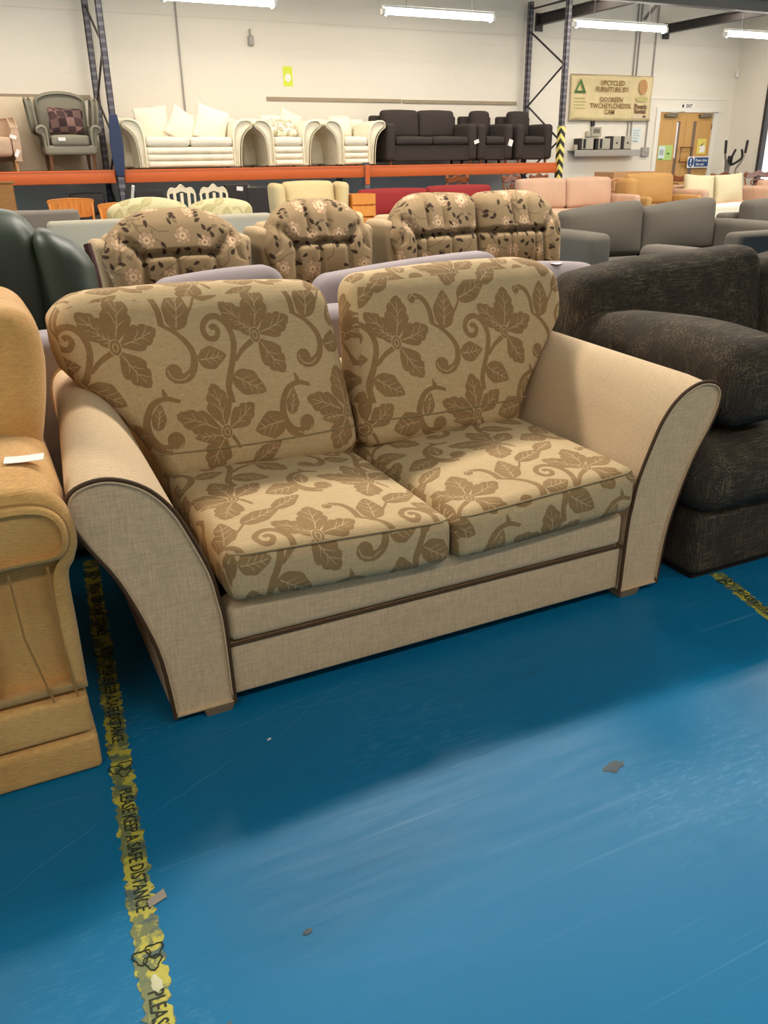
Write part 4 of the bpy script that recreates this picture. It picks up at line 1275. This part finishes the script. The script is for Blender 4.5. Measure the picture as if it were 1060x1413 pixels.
def wood_chair(label, x, y, w, h, m, crest, group=None, cat='chair', slats=3, rz=0.0, name='dining_chair', closed=False):
    r = empty(name, label, cat, (x, y, 0), rz, group)
    hw = w / 2
    mesh('seat', rbox(-hw, hw, -.22, .2, .43, .465, .012), m, r)
    for s in (-1, 1):
        mesh('leg', move(lathe([(.016, 0), (.022, .43)], 8), (s * (hw - .03), -.18, 0)), m, r)
        mesh('rear_post', tube(smooth_path([(s * (hw - .025), .19, 0), (s * (hw - .02), .19, .45), (s * (hw - .01), .25, h - .06)], 3), .017, 8), m, r)
    cr = smooth_path(crest, 4, True)
    mesh('crest_rail', extrude([(a * hw, h + b) for a, b in cr], .235, .27, .008, 2), m, r, sharp=60)
    for k in range(slats):
        xx = -hw + w * (k + 1) / (slats + 1)
        mesh('slat', box(xx - .022, xx + .022, .225, .24, .5, h - .05), m, r)
    return r
plain_crest = [(-1.05, -.02), (-.6, .005), (0, .015), (.6, .005), (1.05, -.02), (.92, -.14), (.85, -.24), (0, -.25), (-.85, -.24), (-.92, -.14)]
wave_crest = [(-1.0, -.10), (-.95, -.02), (-.7, .03), (-.35, .02), (0, .075), (.35, .02), (.7, .03), (.95, -.02), (1.0, -.10), (.75, -.055), (.45, -.06), (0, -.03), (-.45, -.06), (-.75, -.055)]
scroll_crest = [(-1.05, -.03), (-1.0, .03), (-.8, .045), (-.5, .03), (-.2, .06), (0, .075), (.2, .06), (.5, .03), (.8, .045), (1.0, .03), (1.05, -.03), (.8, -.06), (.4, -.06), (0, -.03), (-.4, -.06), (-.8, -.06)]
wood_chair('orange wooden chair with curved top rail under the shelf', 1.50, 12.9, .60, .745, M['orangewood'], plain_crest)
wood_chair('orange wooden chair, lower one right of its taller neighbour', 2.06, 12.6, .46, .68, M['orangewood'], plain_crest)
wood_chair('cream painted chair with a wavy crest, left of the pair', 3.08, 12.9, .42, .83, M['chairwhite'], wave_crest, 'cream painted chairs')
wood_chair('cream painted chair with a wavy crest, beside the black screens', 3.53, 12.75, .42, .83, M['chairwhite'], wave_crest, 'cream painted chairs')
wood_chair('cream painted chair top peeping over the black screens', 4.30, 13.56, .42, .80, M['chairwhite'], wave_crest, 'cream painted chairs')
def flat_unit(label, x0, x1, y, z1, name='flat_screen', cat='television', m=None):
    r = empty(name, label, cat, ((x0 + x1) / 2, y, 0))
    hw = (x1 - x0) / 2
    m = m or M['black']
    mesh('casing', rbox(-hw, hw, -.03, .04, .12, z1, .012), m, r)
    mesh('screen', box(-hw + .02, hw - .02, -.036, -.0305, .15, z1 - .02), M['blacksoft'], r)
    mesh('neck', box(-.05, .05, -.02, .03, .02, .12), m, r)
    mesh('stand', rbox(-hw * .5, hw * .5, -.13, .13, 0, .022, .008), m, r)
    return r
flat_unit('black flat screen standing under the shelf by the blue post', 2.46, 2.88, 13.5, .825)
flat_unit('black flat screen beside the cream chairs', 3.76, 4.12, 13.19, .885)
flat_unit('black flat screen, lower one right of the cream chairs', 3.92, 4.42, 12.6, .85)
paper('paper_tag', 'white label stuck on the taller black flat screen', (3.98, 13.14, .82), .10, .06, (PI / 2, .1, 0))
def office_chair(label, x, y, w, h):
    r = empty('office_chair', label, 'chair', (x, y, 0))
    mesh('backrest', rbox(-w / 2, w / 2, .18, .25, .5, h, .035, (0, .01, .01), (6, 2, 6)), M['blacksoft'], r)
    mesh('seat', rbox(-w / 2, w / 2, -.25, .22, .42, .49, .03, (0, 0, .01)), M['blacksoft'], r)
    for s in (-1, 1):
        mesh('leg', tube([(s * w * .42, -.2, 0), (s * w * .42, -.2, .43)], .014, 6), M['black'], r)
        mesh('leg', tube([(s * w * .42, .21, 0), (s * w * .42, .23, h - .1)], .014, 6), M['black'], r)
office_chair('black padded chair back behind the orange wooden chairs', 1.80, 13.45, .50, .80)
office_chair('black padded chair back behind the red sofa', 8.55, 13.4, .52, .77)
boxo = empty('wooden_crate', 'small orange wooden crate between the winged armchair and red sofa', 'crate', (4.965, 10.9, 0))
for k in range(5):
    mesh('slat', box(-.17, .17, -.15, -.135, .05 + k * .15, .18 + k * .15), M['orangewood'], boxo)
    mesh('slat', box(-.17, .17, .135, .15, .05 + k * .15, .18 + k * .15), M['orangewood'], boxo)
for s in (-1, 1):
    mesh('side', box(s * .158 - .012, s * .158 + .012, -.134, .134, .0, .78), M['orangewood'], boxo)

# carved dark wood chairs
def carved_chair(label, x, y, w, h, group=None, rz=0.0):
    r = wood_chair(label, x, y, w, h, M['carved'], scroll_crest, group, rz=rz, slats=1, name='carved_chair')
    hw = w / 2
    for s in (-1, 1):
        mesh('finial', move(lathe([(.012, 0), (.03, .02), (.034, .05), (.02, .075), (.004, .085)], 8), (s * (hw * .95), .25, h - .02)), M['carved'], r)
        mesh('carved_scroll', tube([(s * hw * (.3 + .25 * math.cos(a)), .235, h - .14 + .045 * math.sin(a)) for a in [2 * PI * k / 12 for k in range(12)]], .012, 6, True), M['carved'], r)
    mesh('carved_splat', extrude(smooth_path([(-.05, .48), (-.03, .6), (-.06, h - .14), (0, h - .08), (.06, h - .14), (.03, .6), (.05, .48)], 3, True), .225, .25, .006, 2), M['carved'], r)
    return r
carved_chair('carved mahogany chair top above the red sofa middle', 7.72, 12.7, .42, .88)
carved_chair('carved mahogany chair left of the peach pink sofa top', 9.05, 12.9, .62, .86, rz=.5)
carved_chair('carved mahogany chair below the beam end by the hazard post', 9.75, 13.1, .50, .86, rz=.3)
carved_chair('carved mahogany chair behind the first cream cushion', 12.65, 12.9, .95, .79)
carved_chair('carved mahogany chair below the elliptical trainer', 13.95, 12.8, .62, .81, rz=-.2)
carved_chair('carved mahogany chair under the window at the right edge', 14.75, 12.6, .95, .83, rz=.2)
# cane rocking chair
rc = empty('cane_armchair', 'reddish cane armchair frame between the pink sofa and mustard armchair', 'chair', (11.2, 12.6, 0))
mesh('seat', rbox(-.32, .32, -.28, .25, .38, .43, .02), M['canewood'], rc)
mesh('crest_rail', tube(smooth_path([(-.36, .25, .70), (-.2, .27, .80), (.1, .28, .80), (.34, .25, .72)], 4), .02, 8), M['canewood'], rc)
for k in range(6):
    xx = -.28 + .56 * k / 5
    mesh('spindle', tube([(xx, .23, .42), (xx * 1.1, .265, .74)], .011, 6), M['canewood'], rc)
for s in (-1, 1):
    mesh('leg', tube([(s * .3, -.26, 0), (s * .3, -.25, .62)], .018, 8), M['canewood'], rc)
    mesh('leg', tube([(s * .3, .22, 0), (s * .34, .25, .72)], .018, 8), M['canewood'], rc)
    mesh('armrest', rbox(s * .33 - .03, s * .33 + .03, -.3, .25, .61, .64, .012), M['canewood'], rc)
po = empty('wooden_post', 'turned dark wooden post leaning beside the mustard armchair', 'post', (11.35, 12.2, 0))
mesh('shaft', tube([(-.22, 0, .0), (.0, .05, .68)], .03, 8), M['carved'], po)
mesh('knob', move(lathe([(.02, 0), (.04, .02), (.04, .06), (.022, .09), (.032, .12), (.034, .2), (.03, .24)], 10), (.0, .05, .68)), M['carved'], po)
cb = empty('cardboard_box', 'brown cardboard box below the grey wall shelf', 'box', (12.6, 14.35, 0))
mesh('carton', box(-.58, .58, -.3, .3, 0, .90), M['card'], cb)
mesh('flap', move(box(-.58, .58, -.3, -.295, 0, .12), (0, 0, .90), R=Matrix.Rotation(.9, 3, 'X')) if False else box(-.58, .0, -.3, .3, .901, .906), M['card'], cb)
mesh('flap', box(.002, .58, -.3, .3, .901, .906), M['card'], cb)
mesh('tape_strip', box(-.58, .58, -.03, .03, .9065, .908), M['boardpale'], cb)
mesh('box_print', box(.1, .45, -.3015, -.3002, .78, .84), M['woodleg'], cb)

# elliptical trainer
el = empty('elliptical_trainer', 'grey elliptical trainer with four upright handles in the far corner', 'exercise machine', (15.12, 14.0, 0))
def T(g): return move(g, (-15.12, -14.0, 0))
mesh('column', T(tube([(15.10, 14.1, .1), (15.08, 14.0, .95), (15.06, 13.98, 1.12)], [.05, .045, .04], 8)), M['trainersteel'], el)
mesh('console', T(rbox(14.99, 15.13, 13.93, 13.97, 1.06, 1.18, .02)), M['black'], el)
mesh('base_bar', T(tube([(15.1, 13.3, .06), (15.1, 14.55, .06)], .035, 8)), M['trainersteel'], el)
mesh('foot_bar', T(tube([(14.85, 13.3, .035), (15.35, 13.3, .035)], .03, 8)), M['black'], el)
mesh('foot_bar', T(tube([(14.85, 14.55, .035), (15.35, 14.55, .035)], .03, 8)), M['black'], el)
for s in (-1, 1):
    c = 15.11
    h1 = mesh('moving_handle', T(tube(smooth_path([(c + s * .12, 13.9, .25), (c + s * .14, 13.95, .85), (c + s * .22, 13.9, 1.05), (c + s * .29, 13.88, 1.22), (c + s * .31, 13.88, 1.46)], 4), .02, 8)), M['trainersteel'], el)
    mesh('grip', T(tube([(c + s * .29, 13.88, 1.23), (c + s * .311, 13.88, 1.48)], .027, 8)), M['steelgrip'], h1)
    mesh('fixed_handle', T(tube(smooth_path([(c, 13.95, 1.0), (c + s * .09, 13.88, 1.06), (c + s * .15, 13.82, 1.15), (c + s * .09, 13.8, 1.30)], 4), .025, 8)), M['steelgrip'], el)
    mesh('pedal', T(rbox(c + s * .14 - .07, c + s * .14 + .07, 13.5, 13.9, .2, .24, .015)), M['black'], el)
mesh('flywheel', T(move(swap(extrude([(.26 * math.cos(2 * PI * k / 20), .26 * math.sin(2 * PI * k / 20)) for k in range(20)], -.04, .04, .01), 'x'), (15.1, 14.3, .35))), M['black'], el)

# ------------------------------------------------------------------ things on the back wall
def slab(name, label, cat, x0, x1, z0, z1, m, t=.004, y=YB, **k):
    return mesh(name, box(-(x1 - x0) / 2, (x1 - x0) / 2, -t, -.0003, -(z1 - z0) / 2, (z1 - z0) / 2), m, None, ((x0 + x1) / 2, y, (z0 + z1) / 2), label=label, cat=cat, **k)
RX = (PI / 2, 0, 0)
# banner
bn = empty('banner', 'tan vinyl banner about upcycled furniture hung on the back wall', 'banner', (12.47, YB - .05, 2.29))
vs, fs = [], []
for i in range(25):
    for j in range(13):
        u, v = i / 24, j / 12
        vs.append((-1.05 + 2.1 * u, -.012 - .006 * math.sin(u * 9 + v * 4) - .006 * math.sin((u * .7 + v) * 5), -.41 + .82 * v))
for i in range(24):
    for j in range(12):
        fs.append((i * 13 + j, (i + 1) * 13 + j, (i + 1) * 13 + j + 1, i * 13 + j + 1))
sheet = mesh('sheet', (vs, fs), M['banner'], bn)
sm = sheet.modifiers.new('thickness', 'SOLIDIFY'); sm.thickness = .002; sm.offset = 0
mesh('hem', join(box(-1.06, 1.06, -.014, .009, .405, .42), box(-1.06, 1.06, -.014, .009, -.42, -.405)), M['batten'], bn)
TY = -.030
for txt, x, z, sz in (('UPCYCLED', .0, .27, .125), ('FURNITURE BY:', .01, .155, .125), ('DOOREEN', .0, -.03, .125), ('TWCHEYLCHEDDL', -.0, -.145, .125), ('CAM', -.03, -.255, .125)):
    lettering(txt, sz, M['brownink'], bn, (x - .02, TY, z), (PI / 2, 0, 0), bold=.002)
def tri(R, r, zc, xc):
    P = []
    o = [(xc + R * math.sin(2 * PI * k / 3), zc + R * math.cos(2 * PI * k / 3)) for k in range(3)]
    q = [(xc + r * math.sin(2 * PI * k / 3), zc + r * math.cos(2 * PI * k / 3)) for k in range(3)]
    vs = [(a, TY, b) for a, b in o] + [(a, TY, b) for a, b in q]
    return vs
tv = tri(.175, .095, .17, -.83)
for k, mm in ((0, 'green2'), (1, 'green2'), (2, 'green1')):
    a, b = k, (k + 1) % 3
    mesh('triangle_emblem', (([tv[a], tv[b], tv[b + 3], tv[a + 3]]), [(0, 1, 2, 3)]), M[mm], bn)
for k in range(4):
    mesh('print_line', box(-.98, -.70 + .03 * (k % 2), TY - .0005, TY, -.02 - .06 * k, .0 - .06 * k), M['palegreenink'], bn)
mesh('oval_emblem', disc_xz(.78, .22, .115, .14, TY), M['tanprint'], bn)
mesh('emblem_base', ([(.62, TY, .02), (.78, TY, .05), (.94, TY, .02), (.92, TY, -.04), (.78, TY, -.06), (.63, TY, -.04)], [(0, 1, 2, 3, 4, 5)]), M['palegreenink'], bn)
lettering('Phoenix', .13, M['woodleg'], bn, (.76, TY, -.145), (PI / 2, 0, 0), bold=.004, squeeze=.8)
lettering('Revival', .12, M['woodleg'], bn, (.76, TY, -.235), (PI / 2, 0, 0), bold=.004, squeeze=.9)
mesh('white_strip', box(.56, .96, TY, TY + .003, -.365, -.30), M['boardpale'], bn)
mesh('dark_oval', disc_xz(.88, -.332, .05, .022, TY - .002), M['woodleg'], bn)

slab('poster', 'small neon yellow poster with white disc on the back wall', 'poster', 5.42, 5.585, 2.37, 2.67, M['neon'])
pz = SC.objects[-1] if False else None
mesh('white_disc', disc_xz(0, -.02, .055, .065, -.0045), M['paper'], bpy.data.objects['poster'])
nt_ = slab('notice', 'pale printed notice between the grey conduits on the wall', 'notice', 13.13, 13.38, 1.46, 1.75, M['palepaper'])
for k in range(4):
    mesh('print_line', box(-.09, .09 - .03 * (k % 2), -.0048, -.0042, .08 - .05 * k, .10 - .05 * k), M['greypaper'], nt_)
mesh('print_band', box(-.09, .05, -.0048, -.0042, -.13, -.10), M['greysteel'], nt_)
be_ = empty('alarm_sounder', 'small grey alarm sounder high on the back wall', 'alarm', (4.88, YB, 3.03))
mesh('body', rbox(-.045, .045, -.07, -.001, -.08, .06, .015), M['greysteel'], be_)
mesh('bracket', rbox(-.012, .012, -.04, -.001, .06, .16, .004), M['greysteel'], be_)
al = empty('motion_sensor', 'small white motion sensor in the room corner near the ceiling', 'sensor', (XR, 14.85, 2.82))
mesh('body', rbox(-.07, -.001, -.035, .035, -.07, .07, .02), M['whitepaint'], al)
mesh('lens', rbox(-.078, -.07, -.022, .022, -.04, .0, .003), M['paper'], al)
def conduit(label, pts, r=.014, group=None):
    m_ = Vector(pts[0])
    return mesh('conduit', tube([tuple(Vector(p) - m_) for p in pts], r, 8), M['greysteel'], None, tuple(m_), label=label, cat='pipe', group=group)
conduit('thin grey conduit running up the wall behind the ivory sofa', [(3.69, YB - .016, 1.2), (3.69, YB - .016, ZC - .002)])
conduit('grey conduit above the wall shelf, left of the close pair', [(13.0, YB - .02, 1.33), (13.0, YB - .02, ZC - .002)])
conduit('grey conduit above the wall shelf, right of the close pair', [(13.09, YB - .02, 1.33), (13.09, YB - .02, ZC - .002)])
conduit('single grey conduit rising from the socket box beside the doors', [(13.52, YB - .02, 1.37), (13.52, YB - .02, ZC - .002)])
so = empty('socket_box', 'grey switched socket box on the wall left of the doors', 'socket', (13.51, YB, 1.28))
mesh('box', rbox(-.10, .10, -.06, -.001, -.09, .09, .012), M['greysteel'], so)
mesh('switch', rbox(-.02, .02, -.075, -.061, -.03, .03, .005), M['silver'], so)
mesh('switch', rbox(.05, .08, -.075, -.061, -.03, .03, .005), M['silver'], so)
ws = empty('wall_shelf', 'long grey metal wall shelf holding silver cases under the banner', 'shelf', (12.34, YB, 1.265))
mesh('tray', rbox(-.86, .86, -.24, -.001, .045, .062, .006), M['greysteel'], ws)
mesh('front_lip', rbox(-.86, .86, -.245, -.23, -.06, .062, .005), M['greysteel'], ws)
for s in (-.7, .7):
    mesh('bracket', box(s - .015, s + .015, -.2, -.002, -.06, .044), M['greysteel'], ws)
SZ2 = 1.265 + .0625
def case(label, x0, x1, h, style):
    r = empty('silver_case', label, 'electrical case', ((x0 + x1) / 2, YB - .11, SZ2), 0, 'silver cases on the wall shelf')
    hw = (x1 - x0) / 2
    mesh('body', rbox(-hw + .062, hw, -.10, .10, .012, h, .008), M['silver'], r)
    mesh('spine', box(-hw, -hw + .06, -.09, .10, .0, h), M['black'], r)
    mesh('base', box(-hw + .03, hw, -.1, .1, 0, .011), M['black'], r)
    if style: mesh('knob', move(swap(extrude([(.018 * math.cos(2 * PI * k / 10), .018 * math.sin(2 * PI * k / 10)) for k in range(10)], -.115, -.101), 'n') if False else extrude([(.018 * math.cos(2 * PI * k / 10), .018 * math.sin(2 * PI * k / 10)) for k in range(10)], -.115, -.101), (.02, 0, h * .5)), M['black'], r)
    else:
        mesh('side_strip', box(-hw + .09, -hw + .15, -.108, -.101, .03, h - .01), M['black'], r)
case('silver case with dark spine, first from the hazard post', 11.62, 11.97, .215, 0)
case('silver case with dark spine, second along the wall shelf', 12.04, 12.40, .215, 0)
case('silver case with black knob, third along the wall shelf', 12.42, 12.68, .255, 1)
case('silver case with black knob, fourth, nearest the conduits', 12.71, 12.97, .255, 1)
cu = slab('control_unit', 'small silver control unit with grey screen above the cases', 'control panel', 12.02, 12.27, 1.585, 1.76, M['silver'], .06)
mesh('screen', box(-.08, .08, -.064, -.0605, -.03, .055), M['screen'], cu)
j1 = mesh('junction_box', rbox(11.895, 12.0, YB - .07, YB - .001, 1.57, 1.68, .012), M['silver'], None, label='tiny silver junction box left of the control unit', cat='electrical box')
j2 = mesh('card_reader', rbox(12.015, 12.10, YB - .05, YB - .001, 1.775, 1.875, .008), M['black'], None, label='small black reader box above the control unit', cat='electrical box')
j3 = mesh('junction_box', rbox(11.535, 11.61, YB - .17, YB - .09, SZ2, SZ2 + .10, .012), M['silver'], None, label='small silver plug box at the left end of the wall shelf', cat='electrical box')

# signs on and over the doors
ex = slab('exit_sign', 'small white exit sign over the double doors', 'sign', 14.42, 14.82, 2.105 + .03, 2.215, M['paper'], .006)
lettering('EXIT', .085, M['ink'], ex, (.03, -.0068, 0), RX, bold=.003)
mesh('running_figure', box(-.17, -.12, -.0068, -.0062, -.03, .03), M['ink'], ex)
DY = YB - .005
gp = slab('green_notice', 'green and white leaflet pair on the left door', 'notice', 13.90, 14.31, 1.11, 1.41, M['lime'], .003, DY)
mesh('white_half', box(-.19, -.01, -.0042, -.0032, -.12, .13), M['palepaper'], gp)
mesh('grey_print', box(-.17, -.04, -.0046, -.0043, -.05, .06), M['greypaper'], gp)
mesh('green_footer', box(-.18, -.05, -.0046, -.0043, -.14, -.115), M['green1'], gp)
mesh('green_mark', box(.05, .13, -.0042, -.0032, -.04, .0), M['green1'], gp)
yp = slab('yellow_notice', 'yellow notice with dark bird-like mark on the right door', 'notice', 15.02, 15.28, 1.22, 1.535, M['yellow'], .003, DY)
mesh('pale_panel', box(-.05, .1, -.0042, -.0032, -.12, .02), M['paper'], yp)
mesh('dark_mark', ([(-.07, -.0045, .02), (-.02, -.0045, .03), (.06, -.0045, .08), (.03, -.0045, .04), (.0, -.0045, .01)], [(0, 1, 2, 3, 4)]), M['ink'], yp)
bs = slab('blue_sign', 'blue and white mandatory sign with exclamation mark on the door', 'sign', 14.70, 15.33, .945, 1.175, M['paper'], .004, DY - .085)
mesh('blue_panel', box(-.115, .30, -.0052, -.0042, -.095, .095), M['blueprint'], bs)
mesh('blue_disc', disc_xz(-.215, 0, .09, .10, -.0046), M['blueprint'], bs)
mesh('exclamation_mark', ([(-.235, -.0052, .07), (-.195, -.0052, .07), (-.205, -.0052, -.02), (-.225, -.0052, -.02)], [(0, 1, 2, 3)]), M['paper'], bs)
mesh('exclamation_dot', disc_xz(-.215, -.055, .018, .018, -.0052), M['paper'], bs)
lettering('Please close', .072, M['paper'], bs, (.09, -.0058, .035), RX, bold=.001)
lettering('this exit', .072, M['paper'], bs, (.06, -.0058, -.045), RX, bold=.001)

# ------------------------------------------------------------------ floor tape, stains, scraps
def floor_tape(name, label, p0, p1, w, m, texts, seed):
    r = random.Random(seed)
    a, b = Vector((p0[0], p0[1], 0)), Vector((p1[0], p1[1], 0))
    L = (b - a).length
    ang = math.atan2(b.y - a.y, b.x - a.x)
    t = empty(name, label, 'floor tape', (a.x, a.y, .0), ang)
    n = int(L / .008)
    vs, fs = [], []
    for i in range(n + 1):
        x = L * i / n
        j0, j1 = r.uniform(-.004, .004), r.uniform(-.004, .004)
        if r.random() < .12: j0 += .007
        if r.random() < .12: j1 -= .007
        for (y, z) in ((-w / 2 + j0, .0002), (-w / 2 + j0 + .001, .0012), (w / 2 + j1 - .001, .0012), (w / 2 + j1, .0002)):
            vs.append((x, y, z))
    for i in range(n):
        for k in range(3):
            fs.append((4 * i + k, 4 * i + 4 + k, 4 * i + 5 + k, 4 * i + 1 + k))
    mesh('tape_strip', (vs, fs), m, t)
    for txt, x, sz, sq in texts:
        if txt == 'TRI':
            for q in range(3):
                aa = 2 * PI * q / 3 + .3
                cx_, cy_ = x + .013 * math.cos(aa), .013 * math.sin(aa)
                mesh('knot_emblem', tube([(cx_ + .0135 * math.cos(k) * (1 + .25 * math.cos(3 * k)), cy_ + .0135 * math.sin(k) * (1 + .25 * math.cos(3 * k)), .0016) for k in [2 * PI * i / 14 for i in range(14)]], .0013, 5, True), M['tapeink'], t)
        else:
            lettering(txt, sz, M['tapeink'], t, (x, 0, .0014), (0, 0, 0), align='LEFT', squeeze=sq, bold=.0004)
    return t
TXT = [('PLEASE KEEP A SAFE DISTANCE', .0, .030, .95)]
tx = []
# along the left strip the words run towards the viewer, one message every half metre
for k in range(4):
    x = .18 + .49 * k
    tx += [('TRI', x - .065, 0, 0), ('PLEASE KEEP A SAFE DISTANCE', x, .036, .66)]
floor_tape('floor_tape', 'worn yellow floor tape strip beside the golden tan armchair', (.191, 2.62), (.030, .62), .048, tape_mat('worn_yellow_tape', 0), tx, 3)
tx = [('TRI', .06, 0, 0), ('PLEASE KEEP A SAFE DISTANCE', .11, .036, .66), ('TRI', .54, 0, 0), ('PLEASE KEEP A SAFE DISTANCE', .60, .036, .66)]
floor_tape('floor_tape', 'yellow floor tape strip under the charcoal tweed sofa front', (1.925, 1.612), (1.72, .75), .047, tape_mat('yellow_tape', 3), tx, 8)
def blot(name, label, cat, c, rx, ry, rz, m, z=.0006, parent=None, seed=1):
    r = random.Random(seed)
    n = 18
    P = [(rx * math.cos(2 * PI * k / n) * r.uniform(.7, 1.15), ry * math.sin(2 * PI * k / n) * r.uniform(.7, 1.15)) for k in range(n)]
    vs = [(x, y, z) for x, y in P] + [(x * .9, y * .9, z + .0006) for x, y in P]
    fs = [(k, (k + 1) % n, n + (k + 1) % n, n + k) for k in range(n)] + [tuple(range(n, 2 * n))]
    o = mesh(name, (vs, fs), m, parent, (c[0], c[1], 0), (0, 0, rz))
    return o
M['palewear'] = plain('pale_worn_tape', (196, 194, 160), 0.7)
blot('worn_patch', None, None, (.064, .985), .009, .018, .1, M["palewear"], z=.0016, parent=floor, seed=6)
blot('stain', None, None, (1.048, 1.057), .028, .016, .2, M['stain'], parent=floor, seed=2)
blot('stain', None, None, (.313, .968), .010, .006, .2, M['stain'], parent=floor, seed=5)
blot('stain', None, None, (.13, .86), .03, .006, .5, M['stain'], parent=floor, seed=9)
SCR = [((0.119, 1.358), (0.344, 1.463), 0.0012), ((0.175, 1.523), (0.851, 1.641), 0.0009), ((0.307, 1.567), (1.131, 1.517), 0.0009), ((-0.151, 1.279), (0.041, 1.398), 0.0012), ((0.504, 1.231), (0.883, 1.216), 0.0008), ((0.77, 1.486), (1.441, 1.48), 0.0009), ((-0.1, 1.491), (0.068, 1.476), 0.0008), ((0.432, 1.474), (0.675, 1.62), 0.001)]
M['scratch'] = plain('pale_scratch', (52, 126, 172), 0.6)
for (x0, y0), (x1, y1), w in SCR:
    a, b = Vector((x0, y0, 0)), Vector((x1, y1, 0))
    d = (b - a); L = d.length; q = Vector((-d.y, d.x, 0)) / L
    P = [(a + d * (k / 8) + q * random.uniform(-.006, .006)) for k in range(9)]
    vs = []
    for k, p in enumerate(P):
        ww = w * (.35 + .65 * math.sin(PI * (k + .5) / 9))
        vs += [tuple(p - q * ww + Vector((0, 0, .0005))), tuple(p + q * ww + Vector((0, 0, .0005)))]
    mesh('scratch', (vs, [(2 * k, 2 * k + 2, 2 * k + 3, 2 * k + 1) for k in range(8)]), M['scratch'], floor)
sc_ = mesh('scrap', (lambda g: g)(join(([(-.018, -.007, .0005), (.016, -.009, .0005), (.02, .008, .004), (-.014, .007, .002), (-.018, -.007, .0022), (.016, -.009, .0022), (.02, .008, .0058), (-.014, .007, .0038)], [(3, 2, 1, 0), (4, 5, 6, 7), (0, 1, 5, 4), (1, 2, 6, 5), (2, 3, 7, 6), (3, 0, 4, 7)]))), M['scrap'], None, (.098, 1.150, 0), (0, 0, .35), label='small grey scrap lying beside the yellow floor tape', cat='litter')
blot('paper_fleck', None, None, (.42, 1.48), .006, .003, .4, M['paper'], parent=floor, seed=4)
